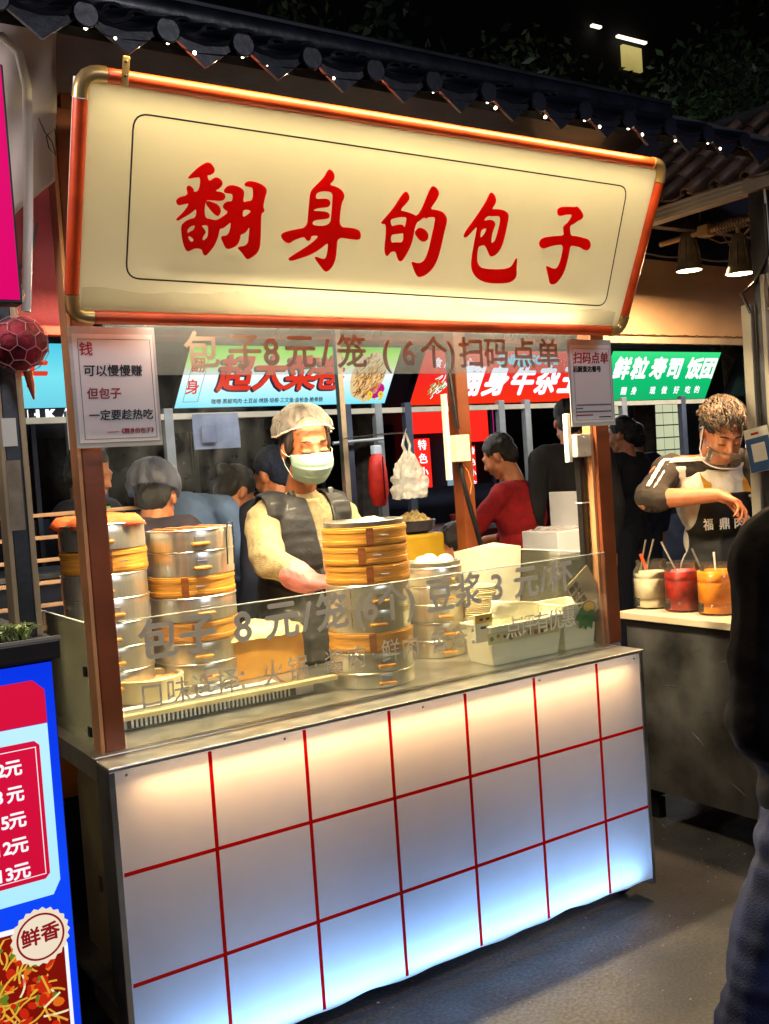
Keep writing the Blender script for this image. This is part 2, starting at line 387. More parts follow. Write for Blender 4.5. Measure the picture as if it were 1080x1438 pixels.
# posts
def post(x0, x1, y0, y1, z0, z1):
    p = build('post', MB().box(x0, x1, y0, y1, z0, z1, .003), BROWN, stall); return p
post(.028, .078, .130, .190, ZT, 2.36)
build('lit_side_strip', MB().box(.018, .027, .132, .188, ZT, 2.36), LITSIDE, stall)  # strip paints the lit side face of the left post
post(1.734, 1.796, .130, .190, ZT+.001, 2.36)
build('lit_side_strip', MB().box(1.722, 1.733, .145, .180, ZT+.001, 1.84), LITSIDE, stall)  # strip paints the stall's light on the right post's side face
post(1.785, 1.845, .93, .99, 0, 2.36)
post(.02, .07, .93, .99, 0, 2.36)
for q_ in ((.05, 1.82, .14, .18), (.05, 1.82, .94, .98), (.03, .06, .19, .93), (1.75, 1.78, .19, .93)): build('roof_beam', MB().box(*q_, 2.362, 2.40), BROWN, stall)
# LED tube lamps hung under the roof
for i, (x0, x1, y, z) in enumerate(((.13, 1.63, .26, 2.045), (.20, 1.56, -.005, 1.935))):
    t_ = thing('tube_lamp', ('long white LED tube hung under the stall roof above the steamers', 'long LED tube fixed behind the lower edge of the sign')[i], 'lamp', ((x0+x1)/2, y, z))
    build('lamp_housing', MB().box(x0, x1, y-.02, y+.02, z, z+.03, .004), WHITEP, t_)
    for xh in (x0+.2, x1-.2): build('hanger', MB().box(xh, xh+.003, y-.002, y+.002, z+.03, 2.40 if i == 0 else z+.08), BLACKMETAL, t_)

# ---------------------------------------------- acrylic guards with vinyl lettering
gz = 1.132
guard = thing('splash_guard', 'clear acrylic guard along the counter front with grey price lettering', 'guard screen', (.9, .125, ZT))
build('front_sheet', MB().box(.080, 1.732, .122, .126, ZT+.001, gz), GLASS, guard)
build('top_edge', MB().box(.080, 1.732, .1215, .1265, gz+.0004, gz+.0030), mat('polished_acrylic_edge', (.8, .86, .8, 1), .2, 0, .05, emit=None), guard)
L1 = [('包', .1771), ('子', .2818), ('8', .4065), ('元', .5209), ('/', .5968), ('笼', .6764), ('(', .7629), ('6', .80), ('个', .875), (')', .94), ('豆', 1.0454), ('浆', 1.15), ('3', 1.2633), ('元', 1.3818), ('/', 1.4537), ('杯', 1.5267)]
for ch, x in L1:
    text(ch, (x, .1212, 1.071), .108, GREYV, guard, off=.028, sx=.98)
L2 = [('口', .1499), ('味', .2188), ('选', .2858), ('择', .3523), ('：', .412), ('火', .4846), ('锅', .5594), ('·', .6142), ('酱', .6721), ('肉', .7442), ('·', .801), ('鲜', .8591), ('肉', .9285), ('·', .975), ('香', 1.030), ('菇', 1.105), ('：', 1.175), ('点', 1.3179), ('评', 1.3766), ('有', 1.4364), ('优', 1.4948), ('惠', 1.5506)]
for ch, x in L2:
    text(ch, (x, .1212, .937), .070, GREYV, guard, off=.006, sx=.95)
sg = thing('side_guard', 'clear acrylic side guard on the left end of the bun counter', 'guard screen', (.02, .4, ZT))
build('sheet', MB().box(.020, .024, .192, .62, ZT+.001, gz), GLASS, sg)
build('top_edge', MB().box(.0195, .0245, .192, .62, gz+.0004, gz+.0025), MC['polished_acrylic_edge'], sg)
for z in (1.0, .85): build('hinge', MB().box(.012, .019, .195, .215, z, z+.025, .002), BLACKPL, sg)
sg = thing('side_guard', 'clear acrylic side guard on the right end beside the orange post', 'guard screen', (1.73, .4, ZT))
build('sheet', MB().box(1.735, 1.739, .192, .66, ZT+.002, gz), GLASS, sg)
build('top_edge', MB().box(1.7345, 1.7395, .192, .66, gz+.0004, gz+.0025), MC['polished_acrylic_edge'], sg)

st_ = thing('price_strip', 'hazy acrylic strip with grey price lettering hung below the big sign', 'banner', (.95, .125, 1.73))
build('strip_sheet', MB().box(.10, 1.72, .118, .121, 1.728, 1.850), STRIPF, st_)
for ch, x in [('包', .3494), ('子', .4692), ('8', .546), ('元', .6337), ('/', .7114), ('笼', .7963), ('(', .9102), ('6', .9894), ('个', 1.0793), (')', 1.1451), ('扫', 1.2201), ('码', 1.3175), ('点', 1.4273), ('单', 1.5322)]:
    text(ch, (x, .1170, 1.783), .098, mat('beige_vinyl', lin(170, 155, 135), .6, 0, .05), st_, off=.022, sx=1.02)

# ---------------------------------------------- big tilted sign
tt = Vector((0, -.41201, .91118)); nn = Vector((0, -.91118, -.41201))
sign = thing('shop_sign', 'large tilted glowing cream signboard with red brush characters in an orange tube frame', 'sign', (-.01, 0, 1.849))
SM = Matrix((Vector((1, 0, 0)), tt, nn)).transposed().to_4x4()
sign.rotation_euler = SM.to_euler()
SL, SH = 1.742, .505
FACE = backlit('opal_sign_face', (.90, .86, .72, 1), .6, (.86, .81, .67, 1))
build('sign_face', MB().box(.012, SL-.012, .012, SH-.012, 0.0, .003), FACE, sign, world=False)
build('sign_box', MB().box(.012, SL-.012, .012, .016, -.095, -.001).box(.012, SL-.012, SH-.016, SH-.012, -.095, -.001).box(.012, .016, .016, SH-.016, -.095, -.001)
      .box(SL-.016, SL-.012, .016, SH-.016, -.095, -.001).box(.012, SL-.012, .012, SH-.012, -.099, -.0955), WHITEP, sign, world=False)
for (nm, a, b) in (('x', (.05, -.002), (SL-.05, -.002)), ('x', (.05, SH+.002), (SL-.05, SH+.002)), ('y', (-.002, .05), (-.002, SH-.05)), ('y', (SL+.002, .05), (SL+.002, SH-.05))):
    build('frame_tube', MB().tube([(a[0], a[1], .004), (b[0], b[1], .004)], .0155, 16), TUBE, sign, world=False, sm=True)
for cx, cy, dx, dy in ((-.002, -.002, 1, 1), (SL+.002, -.002, -1, 1), (-.002, SH+.002, 1, -1), (SL+.002, SH+.002, -1, -1)):
    pts = [(cx, cy+dy*.050, .004), (cx, cy+dy*.034, .004), (cx+dx*.004, cy+dy*.018, .004), (cx+dx*.011, cy+dy*.008, .004), (cx+dx*.022, cy+dy*.002, .004), (cx+dx*.036, cy, .004), (cx+dx*.050, cy, .004)]
    build('corner_elbow', MB().tube(pts, [.0178, .0172, .0168, .0168, .0168, .0172, .0178], 14), BRASS, sign, world=False, sm=True)
br = build('hanging_bracket', MB().box(.075, .090, SH-.012, SH+.045, .022, .025, .001), BRASS, sign, world=False)
build('screw', MB().ball((.0825, SH+.035, .0255), .003).ball((.0825, SH+.008, .0255), .003), BLACKMETAL, br, world=False)
# thin printed border with rounded corners, then the five characters
bp_ = [(.1135, .438), (1.618, .438), (1.650, .078), (.120, .090)]
bp_ = [(.1125, .442), (1.6197, .4317), (1.6500, .0760), (.1189, .0896)]
def rounded(q, r, n=6):
    out = []
    for i in range(4):
        p = Vector(q[i]); a = (Vector(q[i-1])-p).normalized(); b = (Vector(q[(i+1) % 4])-p).normalized()
        for k in range(n+1):
            u = k/n; out.append((p+a*r*(1-u)**2+b*r*u**2))
    return out
rp = rounded(bp_, .034); bm_ = MB(); ring = []
cen = Vector((.87, .26))
for i, p in enumerate(rp):
    a = rp[i-1]; b = rp[(i+1) % len(rp)]; d = (b-a).normalized(); nrm = Vector((-d.y, d.x))*.0019
    ring.append((p+nrm, p-nrm))
vs = []; fs = []
for z in (.0036, .0044):
    for a, b in ring: vs += [(a.x, a.y, z), (b.x, b.y, z)]
N = len(ring)
for i in range(N):
    j = (i+1) % N; fs.append((2*i, 2*j, 2*j+1, 2*i+1)); fs.append((2*N+2*i, 2*N+2*i+1, 2*N+2*j+1, 2*N+2*j))
build('printed_border', bm_.add(vs, fs), BLACKP, sign, world=False)
GLYPHS = [[[(2893,3603),(2998,3580),(3096,3464),(3071,3380),(2986,3326),(2909,3322),(2975,3185),(3095,3278),(3170,3302),(3281,3250),(3322,3161),(3249,3060),(3125,2989),(3362,2988),(3420,2898),(3394,2825),(3306,2781),(3069,2777),(2926,2772),(2940,2382),(3113,2360),(3248,2339),(3372,2417),(3545,2551),(3419,2600),(3366,2668),(3415,2755),(3516,2800),(3597,2795),(3599,2962),(3471,2969),(3391,2967),(3353,3022),(3427,3123),(3555,3166),(3717,3151),(3845,3092),(3882,3012),(3867,2795),(3998,2842),(4118,2869),(4096,3151),(3986,3160),(3890,3167),(3858,3212),(3917,3277),(4050,3302),(4245,3273),(4406,3204),(4459,3113),(4423,2964),(4402,2743),(4446,2686),(4440,2624),(4374,2594),(4397,2350),(4450,1855),(4408,1676),(4268,1554),(4150,1483),(4073,1542),(3977,1649),(3825,1764),(4123,1821),(4119,2082),(4117,2279),(4030,2125),(3941,2069),(3900,2066),(3892,1942),(3847,1815),(3719,1733),(3614,1696),(3542,1734),(3476,1840),(3412,1934),(3418,1996),(3578,2014),(3626,2194),(3617,2339),(3525,2247),(3427,2167),(3347,2161),(3340,1978),(3257,1752),(3163,1624),(3069,1507),(2999,1540),(2960,1660),(2788,1673),(2688,1619),(2601,1577),(2529,1657),(2445,1868),(2393,2150),(2474,2251),(2596,2319),(2741,2366),(2733,2579),(2609,2450),(2440,2343),(2295,2249),(2261,2293),(2429,2459),(2562,2670),(2413,2633),(2290,2588),(2219,2675),(2274,2772),(2508,2840),(2443,2996),(2499,3070),(2620,3001),(2628,2920),(2753,2955),(2774,3258),(2635,3240),(2474,3194),(2464,3227),(2596,3378),(2736,3507)],[(2966,2764),(3125,2742),(3262,2695),(3341,2582),(3325,2485),(3265,2427),(3152,2495),(3007,2625),(2948,2691)],[(2550,2066),(2611,2154),(2737,2195),(2721,2091),(2623,2036),(2569,1996)],[(2880,2198),(3054,2219),(3079,2057),(3065,1935),(2993,1862),(2939,1877),(2968,1976),(3026,2053),(2951,2144)],[(2579,1949),(2701,1897),(2740,1840),(2684,1800),(2614,1855)],[(3885,2651),(4134,2628),(4010,2516),(3902,2459)]],[[(6061,3779),(6165,3736),(6236,3624),(6215,3513),(6100,3414),(6313,3395),(6483,3330),(6583,3217),(6575,3106),(6534,3035),(6530,2744),(6570,2431),(6934,2446),(7162,2406),(7232,2295),(7229,2156),(6930,2159),(6550,2183),(6582,1882),(6593,1651),(6534,1438),(6393,1302),(6309,1321),(6182,1442),(6057,1551),(5985,1638),(6011,1674),(6179,1627),(6314,1623),(6328,1866),(6311,2048),(6090,1851),(5849,1699),(5551,1590),(5304,1508),(5243,1572),(5335,1646),(5643,1845),(5878,2019),(6038,2177),(5802,2172),(5803,2082),(5746,2028),(5675,2062),(5599,2135),(5331,2027),(5217,1930),(5057,1987),(4958,2113),(5027,2195),(5320,2283),(5657,2352),(5640,2716),(5618,3108),(5636,3240),(5790,3406),(5944,3573),(6010,3730)],[(5792,3037),(5777,3166),(5870,3229),(6074,3259),(6249,3231),(6268,3034),(6286,2769),(6300,2445),(5792,2406),(5792,2540),(6078,2585),(6231,2619),(6250,2710),(6151,2785),(5788,2761),(5770,2797),(5931,2846),(6175,2882),(6225,2975),(6170,3070),(6049,3088)]],[[(8364,3473),(8459,3433),(8535,3311),(8482,3207),(8280,2980),(8468,2976),(8702,2935),(8854,2876),(8974,3088),(9059,3397),(9115,3602),(9186,3685),(9309,3651),(9434,3532),(9407,3388),(9304,3217),(9230,3089),(9435,3096),(9651,3063),(9796,2951),(9850,2831),(9821,2559),(9807,2159),(9773,1839),(9673,1577),(9500,1397),(9284,1301),(9184,1338),(9063,1481),(8929,1685),(8962,1712),(9179,1667),(9344,1750),(9418,2008),(9439,2386),(9459,2760),(9452,2907),(9222,2889),(9156,2839),(9072,2873),(8942,2761),(8884,2736),(8843,2570),(8849,2304),(8808,2074),(8704,1839),(8608,1688),(8516,1703),(8428,1823),(8386,1934),(8230,1934),(8172,1848),(8120,1794),(8050,1862),(8005,2043),(7987,2346),(7942,2614),(7802,2603),(7781,2651),(7930,2822),(8105,3055),(8247,3324)],[(8034,2731),(8184,2783),(8326,2818),(8542,2835),(8548,2710),(8532,2547),(8478,2624),(8399,2642),(8244,2607),(8117,2561)],[(8133,2356),(8314,2385),(8507,2423),(8535,2384),(8557,2181),(8355,2182),(8175,2146)],[(8865,2469),(8933,2566),(9027,2608),(9191,2565),(9318,2460),(9336,2316),(9211,2235),(9073,2278),(8949,2372)]],[[(11153,3702),(11257,3653),(11364,3525),(11361,3407),(11258,3250),(11486,3283),(11700,3277),(11865,3210),(11926,3115),(11928,2832),(11925,2546),(11889,2277),(11779,2085),(11615,1993),(11528,2018),(11446,2126),(11282,2299),(11145,2270),(11062,2234),(11077,2042),(11122,1841),(11218,1723),(11381,1659),(11786,1649),(12187,1681),(12388,1755),(12459,1896),(12507,2024),(12552,1964),(12582,1755),(12660,1525),(12599,1394),(12405,1289),(11917,1256),(11534,1270),(11241,1372),(11043,1528),(10945,1708),(10911,1951),(10898,2315),(10902,2556),(10896,2785),(10784,2667),(10625,2477),(10532,2440),(10489,2487),(10536,2629),(10705,2879),(10869,3149),(11027,3437),(11099,3658)],[(11065,2937),(11161,3073),(11330,3077),(11625,3111),(11659,2933),(11644,2689),(11624,2465),(11567,2379),(11491,2364),(11454,2554),(11480,2758),(11514,2881),(11425,2965),(11300,2989),(11178,2956)],[(11046,2706),(11243,2757),(11213,2618),(11125,2501),(11063,2487)]],[[(13631,3447),(13746,3530),(14043,3565),(14300,3573),(14368,3605),(14463,3554),(14614,3454),(14699,3358),(14674,3272),(14525,3203),(14397,3109),(14256,3042),(14310,2905),(14375,2768),(14611,2775),(14942,2740),(15126,2714),(15244,2606),(15268,2492),(15193,2390),(15057,2391),(14874,2457),(14597,2487),(14446,2477),(14475,2287),(14474,1998),(14461,1744),(14370,1525),(14235,1362),(14114,1327),(13991,1341),(13898,1522),(13704,1820),(13730,1860),(13916,1803),(14131,1785),(14201,1982),(14215,2233),(14187,2489),(13919,2471),(13655,2407),(13449,2328),(13310,2366),(13223,2473),(13270,2588),(13402,2653),(13767,2716),(14131,2751),(14050,2886),(14010,3014),(14159,3119),(14239,3275),(14251,3360),(14011,3340),(13799,3277),(13700,3306)]]]
for gname in GLYPHS: outline(gname, .0012, REDT, 'character', sign, M=Matrix.Translation((0, 0, .0050)), chaikin=2)
# thin grey peeling film along the lower edge of the face
pf = MB()
random.seed(3)
xs_ = [.02+i*(SL-.06)/120 for i in range(121)]
top = [.062+.010*noise.noise(Vector((x*9, 0, 0)))+(.022 if .27 < x < .42 or 1.02 < x < 1.15 else 0)*abs(noise.noise(Vector((x*24, 3, 0)))) for x in xs_]
pf.add([(x, .019, .0042) for x in xs_]+[(x, t, .0042) for x, t in zip(xs_, top)], [(i, i+1, 122+i, 121+i) for i in range(120)])
build('peeling_film', pf, film('grey_film', (.88, .87, .86, 1), .88, .15, .5, (.45, .42, .38, 1)), sign, world=False)
# lamp strip inside the sign box
lp = SM.copy(); lp.translation = Vector((-.01, 0, 1.849))
a_ = lp @ Vector((SL/2, SH-.022, -.05)); b_ = lp @ Vector((SL/2, 0, -.035))
area('sign_strip_light', a_, b_, 3.7, (1, .82, .50), SL-.08, .02)
a_ = lp @ Vector((SL/2, .022, -.06)); b_ = lp @ Vector((SL/2, 1, -.05))
area('sign_low_strip_light', a_, b_, .7, (1, .85, .7), SL-.08, .02)

# ---------------------------------------------- notices
def notice(x0, x1, z0, z1, y, label, skew=0):
    o = thing('notice_sheet', label, 'notice', ((x0+x1)/2, y, z0))
    build('acrylic_holder', MB().box(x0, x1, y+.001, y+.004, z0, z1, .001), mat('clear_holder', lin(190, 190, 192), .25, 0, .05, coat=.4), o)
    build('paper', MB().box(x0+.008, x1-.008, y-.0005, y+.0005, z0+.012, z1-.018), PAPER, o)
    b = .004; X0, X1, Z0, Z1 = x0+.02, x1-.014, z0+.02, z1-.030; t = .0009
    build('printed_border', MB().box(X0, X1, y-.0012, y-.0008, Z0, Z0+t).box(X0, X1, y-.0012, y-.0008, Z1-t, Z1).box(X0, X0+t, y-.0012, y-.0008, Z0+t, Z1-t).box(X1-t, X1, y-.0012, y-.0008, Z0+t, Z1-t), BLACKP, o)
    return o
n1 = notice(.012, .224, 1.555, 1.843, .108, 'white laminated notice with red and black handwriting style lines on the left post')
for body, x, z, sz, mt_ in (('钱', .050, 1.787, .034, REDP), ('可以慢慢赚', .112, 1.736, .029, BLACKP), ('但包子', .086, 1.682, .028, REDP), ('一定要趁热吃', .124, 1.630, .0265, BLACKP), ('——《翻身的包子》', .148, 1.592, .0135, REDP)):
    text(body, (x, .1068, z), sz, mt_, n1, off=.016, shear=.08)
n2 = notice(1.608, 1.806, 1.553, 1.835, .108, 'white laminated ordering notice with red heading on the right post')
text('扫码点单', (1.708, .1068, 1.772), .040, REDP, n2, off=.02, shear=.08)
text('后厨直达餐号', (1.688, .1068, 1.737), .021, BLACKP, n2, off=.03)
for k, (l, r_) in enumerate(((1.632, 1.785), (1.628, 1.660), (1.628, 1.785), (1.628, 1.700))):
    z = 1.622-.011*k
    mb = MB(); x = l
    while x < r_:
        w = random.uniform(.004, .006); mb.box(x, x+w, .1063, .1067, z-.0022, z+.0022); x += w+.0015
    build('small_print', mb, REDP if k == 3 else mat('grey_print', lin(110, 98, 92), .6), n2, kind='stuff')
build('small_print', MB().box(1.73, 1.785, .1063, .1067, 1.580, 1.5835), BLACKP, n2)

# ---------------------------------------------- tiled roof over the stall
roof = thing('tiled_roof', 'dark blue glazed tile roof with pointed drip tiles above the big sign', 'roof', (.8, .2, 2.4))
E0 = Vector((0, -.285, 2.368)); E1 = Vector((0, .16, 2.60)); sl = (E1-E0); SLN = sl.length; su = sl.normalized(); sn = Vector((1, 0, 0)).cross(su)
def RP(x, s_, h): return Vector((x, 0, 0))+E0+su*s_+sn*h
pitch_ = .1695; X_L, NC = -1.55, 22
build('roof_deck', MB().add([RP(X_L, .02, -.004), RP(X_L+NC*pitch_, .02, -.004), RP(X_L+NC*pitch_, SLN, -.004), RP(X_L, SLN, -.004), RP(X_L, .02, -.022), RP(X_L+NC*pitch_, .02, -.022), RP(X_L+NC*pitch_, SLN, -.022), RP(X_L, SLN, -.022)],
      [(0, 1, 2, 3), (7, 6, 5, 4), (0, 4, 5, 1), (1, 5, 6, 2), (2, 6, 7, 3), (3, 7, 4, 0)]), mat('roof_boarding', lin(30, 26, 26), .8), roof)
rows = 3; tl = SLN/rows
def cov():
    mb = MB(); n = 8
    for s0, s1, h in ((0, 1, 0),):
        for (ss, rr, hh) in ((0, .040, .010), (1.06, .036, .004)):
            pass
    def fn(u, v):
        a = pi*u; rr = .026+.003*(1-v); ss = v*tl*1.06; return Vector((cos(a)*rr, 0, 0))+su*ss+sn*(sin(a)*rr*.9+.012*(1-v))
    mb.grid(fn, n, 2)
    def fi(u, v):
        return fn(u, v)*1.0 - sn*.008
    b = len(mb.v); mb.grid(fi, n, 2)
    mb.add([fn(i/n, 0) for i in range(n+1)]+[fn(i/n, 0)-sn*.008 for i in range(n+1)], [(i, i+1, n+2+i, n+1+i) for i in range(n)]); return mb
def pan():
    mb = MB(); n = 6; hw = pitch_/2-.012
    def fn(u, v):
        a = (u-.5)*2; return Vector((a*hw, 0, 0))+su*(v*tl*1.05)+sn*(.004+.022*a*a+.010*(1-v))
    mb.grid(fn, n, 1); mb.add([fn(i/n, 0) for i in range(n+1)]+[fn(i/n, 0)-sn*.010 for i in range(n+1)], [(i, i+1, n+2+i, n+1+i) for i in range(n)]); return mb
def drip():   # pointed apron of an eave pan tile
    mb = MB(); pts = [(-.083, .026), (-.062, .002), (-.034, -.020), (0, -.046), (.034, -.020), (.062, .002), (.083, .026), (.045, .006), (0, -.001), (-.045, .006)]
    f = [(x, -.004, z) for x, z in pts]; b = [(x, .004, z) for x, z in pts]; n = len(pts)
    mb.add(f+b, [tuple(range(n)), tuple(range(2*n-1, n-1, -1))]+[(i, (i+1) % n, n+(i+1) % n, n+i) for i in range(n)]); return mb
def endcap():
    mb = MB().lathe([(0, -.004), (.024, -.004), (.027, 0), (.024, .004), (0, .004)], n=14); mb.xf(Matrix.Rotation(pi/2, 4, 'X')); return mb
def me_of(mb, name, mt, sm=False):
    me = mb.mesh(name); me.materials.append(mt)
    if sm: me.shade_smooth()
    return me
cme, pme, dme, eme = me_of(cov(), 'cover_tile', TILE, True), me_of(pan(), 'pan_tile', TILE, True), me_of(drip(), 'drip_tile', TILE), me_of(endcap(), 'end_tile', TILE)
ro = origin(roof)
def inst(name, me, loc, parent, rot=None):
    o = bpy.data.objects.new(name, me); COL.objects.link(o); o.parent = parent; o.location = loc
    if rot: o.rotation_euler = rot
    return o
random.seed(5)
for i in range(NC):
    xc = X_L+pitch_*(i+.5)
    for r in range(rows):
        inst('pan_tile', pme, RP(xc, r*tl, random.uniform(-.001, .001))-ro, roof, (0, random.uniform(-.015, .015), 0))
        if i: inst('cover_tile', cme, RP(xc-pitch_/2+random.uniform(-.002, .002), r*tl, .010)-ro, roof, (0, 0, random.uniform(-.02, .02)))
    inst('drip_tile', dme, RP(xc, 0, .004)-ro, roof, (random.uniform(-.1, .0), random.uniform(-.04, .04), 0))
    if i: inst('end_tile', eme, RP(xc-pitch_/2, -.006, .022)-ro, roof)
rb = MB().tube([RP(X_L, SLN+.01, .03), RP(X_L+NC*pitch_, SLN+.01, .03)], .05, 12)
build('ridge_cap', rb, TILE, roof, sm=True)
rb = MB().tube([RP(X_L, SLN-.012, .078), RP(X_L+NC*pitch_, SLN-.012, .078)], .008, 6)
build('ridge_wire', rb, BLACKMETAL, roof)
rb = MB().tube([RP(X_L+NC*pitch_+.012, -.01, .02), RP(X_L+NC*pitch_+.012, SLN, .02)], .026, 10)
build('verge_tile', rb, mat('grey_verge', lin(88, 86, 92), .5), roof, sm=True)
bs = MB().box(X_L+.3, X_L+NC*pitch_-.05, .50, .56, 2.40, 2.50)
build('back_purlin', bs, BROWN, roof)
# back slope of the same roof
build('back_slope', MB().add([RP(X_L, SLN, .0), RP(X_L+NC*pitch_, SLN, .0), Vector((X_L+NC*pitch_, 1.05, 2.40)), Vector((X_L, 1.05, 2.40)), RP(X_L, SLN, -.02), RP(X_L+NC*pitch_, SLN, -.02), Vector((X_L+NC*pitch_, 1.05, 2.38)), Vector((X_L, 1.05, 2.38))],
      [(0, 1, 2, 3), (7, 6, 5, 4), (0, 4, 5, 1), (1, 5, 6, 2), (2, 6, 7, 3), (3, 7, 4, 0)]), TILE, roof)
# small glowing dots added for the bright points along the eave
fl = thing('eave_dot_row', 'row of tiny warm glowing dots along the eave above the big sign', 'light string', (.8, -.32, 2.36))
DOTGLOW = mat('eave_dot_glow', (.9, .9, .8, 1), .3, emit=(1, .85, .55, 1), estr=9)
wp = []; random.seed(12)
for i in range(NC):
    xc = X_L+pitch_*i
    if not (-.15 < xc < 2.0): continue
    for k, dx in enumerate((.0, .06)):
        p = RP(xc+dx*(1 if random.random() < .8 else .5), -.012, -.001-.010*k); wp.append(p)
        if random.random() < .78: build('eave_dot', MB().ball(p, random.choice((.0028, .0036, .0045)), 8, 6), DOTGLOW, fl)
build('wire', MB().tube(wp, .0012, 5), BLACKPL, fl)  # added thread joining the dots
NAVYB = mat('night_navy_sheet', lin(22, 24, 44), .8)
# ------------------------------------------------------------------ right neighbour stall (front faces -x)
XS = 2.28
ns = thing('food_stall', 'neighbour sauce stall with scuffed dark steel sides and white worktop', 'food stall', (2.6, -.1, 0))
build('front_sheet', MB().box(XS, XS+.012, -1.2, .565, .125, .775), mat('scuffed_steel', (.20, .20, .21, 1), .42, .75, .35, 5, .25, 9), ns)
build('side_sheet', MB().box(XS+.013, 2.86, .553, .565, .125, .775), MC['scuffed_steel'], ns)
build('worktop', MB().box(XS-.02, 2.62, -1.2, .59, .800, .828, .004), mat('white_worktop', lin(214, 196, 168), .45, 0, .08, 6, .03), ns)
build('worktop_edge', MB().box(XS-.008, 2.60, -1.19, .58, .776, .7985), BLACKPL, ns)
random.seed(44)
for k in range(16):
    y = random.uniform(-.25, .5); z = random.uniform(.2, .72); th = random.uniform(-.6, .9); L = random.uniform(.02, .10)
    build('scratch', MB().tube([(XS-.0004, y-cos(th)*L/2, z-sin(th)*L/2), (XS-.0012, y, z+.004), (XS-.0004, y+cos(th)*L/2, z+sin(th)*L/2)], [.0003, .0011, .0003], 4), STEEL, ns)
build('base_frame', MB().box(XS+.02, 2.84, .50, .54, .08, .1245), BLACKMETAL, ns)
for y in (.50, -.6):
    build('foot', MB().box(XS+.03, XS+.07, y-.02, y+.02, 0, .0795), BLACKMETAL, ns)
# posts and beams
P_ = mat('grey_painted_steel', lin(70, 72, 82), .4, .5, .2, 7, .08)
LT = mat('pale_channel', lin(168, 162, 152), .5, .2, .12, 7)
build('post', MB().box(XS-.002, XS+.045, -.165, -.105, .8285, 2.36, .003), P_, ns)
build('post_channel', MB().box(XS-.028, XS-.003, -.108, -.072, .829, 1.93, .002), LT, ns)
build('post_channel', MB().box(XS-.026, XS-.003, -.166, -.150, .829, 2.02, .002), LT, ns)
build('beam', MB().box(XS-.02, XS+.035, -1.2, .36, 2.302, 2.352, .002), LT, ns)
for k in range(3): build('beam_rib', MB().box(XS-.026, XS-.0205, -.10, .36, 2.306+.016*k, 2.312+.016*k, .001), mat('beam_highlight', lin(196, 186, 176), .4, .3, .1), ns)
build('beam', MB().box(XS+.036, 3.4, -.165, -.115, 2.302, 2.352, .002), P_, ns)
build('beam', MB().box(XS+.036, 3.4, .32, .36, 2.30, 2.34, .002), P_, ns)
# end fascia lit by the spots
fa = thing('rear_fascia', 'tan end panel above the sauce stall, washed by the two spot lamps', 'panel', (2.95, .75, 1.94))
def fas(u, v): return Vector((2.30+1.3*u, .75+.01*noise.noise(Vector((u*5, v*3, 0))), 1.965-.012*u+.33*v+.004*noise.noise(Vector((u*30, 0, 9)))*(v < .1)))
build('panel_sheet', MB().grid(fas, 40, 10), mat('tan_board', lin(196, 160, 125), .7, 0, .1, 3, .05), fa, solid=.01)
build('dark_gap_sheet', MB().box(2.30, 3.6, .80, .82, 2.25, 2.9), NAVYB, fa)  # added navy sheet standing in for the dark gap, hides the trees
build('lower_rail', MB().box(2.30, 3.6, .735, .765, 1.925, 1.955, .003), mat('rail_beige', lin(190, 170, 145), .5, .2, .1), fa)
build('peeling_edge', MB().tube([(2.32+.02*i, .738, 1.962+.006*noise.noise(Vector((i*.7, 0, 0)))) for i in range(60)], .0025, 5), mat('crack_brown', lin(92, 66, 44), .8), fa)
build('top_cable', MB().tube([(2.3+.05*i, .74, 2.31+.004*sin(i)) for i in range(26)], .004, 6), LT, fa)
# spot lamps
def spot(x, y, z, label):
    o = thing('spot_lamp', label, 'spot lamp', (x, y, z+.15), 'spot lamps of the sauce stall')
    build('shade', MB().lathe([(.022, .150), (.026, .145), (.030, .10), (.042, .035), (.052, .006), (.054, 0), (.050, 0), (.046, .012), (.026, .09), (0, .10)], (x, y, z), 24, cap=False), mat('lamp_grey', lin(112, 102, 84), .4, .4, .3, 20), o, sm=True)
    for k in range(7):
        a = 2*pi*k/7; build('fin', MB().tube([(x+cos(a)*.031, y+sin(a)*.031, z+.12), (x+cos(a)*.046, y+sin(a)*.046, z+.03)], .0035, 5), MC['lamp_grey'], o)
    build('lens', MB().lathe([(0, .0), (.047, .0), (.047, .004), (0, .004)], (x, y, z+.001), 24), mat('lamp_lens', (1, 1, 1, 1), .3, emit=(1, .80, .48, 1), estr=14), o)
    build('arm', MB().tube([(x, y, z+.15), (x, y+.005, z+.19), (x, y+.01, 2.285)], .008, 8), mat('arm_beige', lin(176, 150, 112), .5, .2), o)
    build('cord', MB().tube([(x+.02, y, z+.14), (x+.05, y-.02, z+.18), (x+.045, y-.03, z+.23)], .003, 5), MC['arm_beige'], o)
    return o
spot(2.56, .385, 2.158, 'warm spot lamp with finned grey shade left of the grey post')
spot(2.56, .150, 2.098, 'warm spot lamp partly hidden by the grey post')
cr = thing('lamp_rod', 'pale cross rod wrapped with loose wires holding the spot lamps', 'rod', (2.56, 0, 2.28))
build('rod', MB().tube([(2.56, .52, 2.292), (2.56, -.5, 2.292)], .011, 8), MC['arm_beige'], cr)
build('clamp', MB().box(2.535, 2.585, .27, .32, 2.27, 2.315, .006), MC['arm_beige'], cr)
build('wire_coil', MB().tube([(2.56+.022*cos(i*.8), .24-.0016*i, 2.29+.022*sin(i*.8)) for i in range(90)], .0035, 5), mat('coil_grey', lin(130, 112, 96), .5), cr)
build('loose_wire', MB().tube([(2.57, .30, 2.27), (2.57, .24, 2.235), (2.56, .16, 2.225), (2.56, .08, 2.26)], .003, 5), MC['coil_grey'], cr)
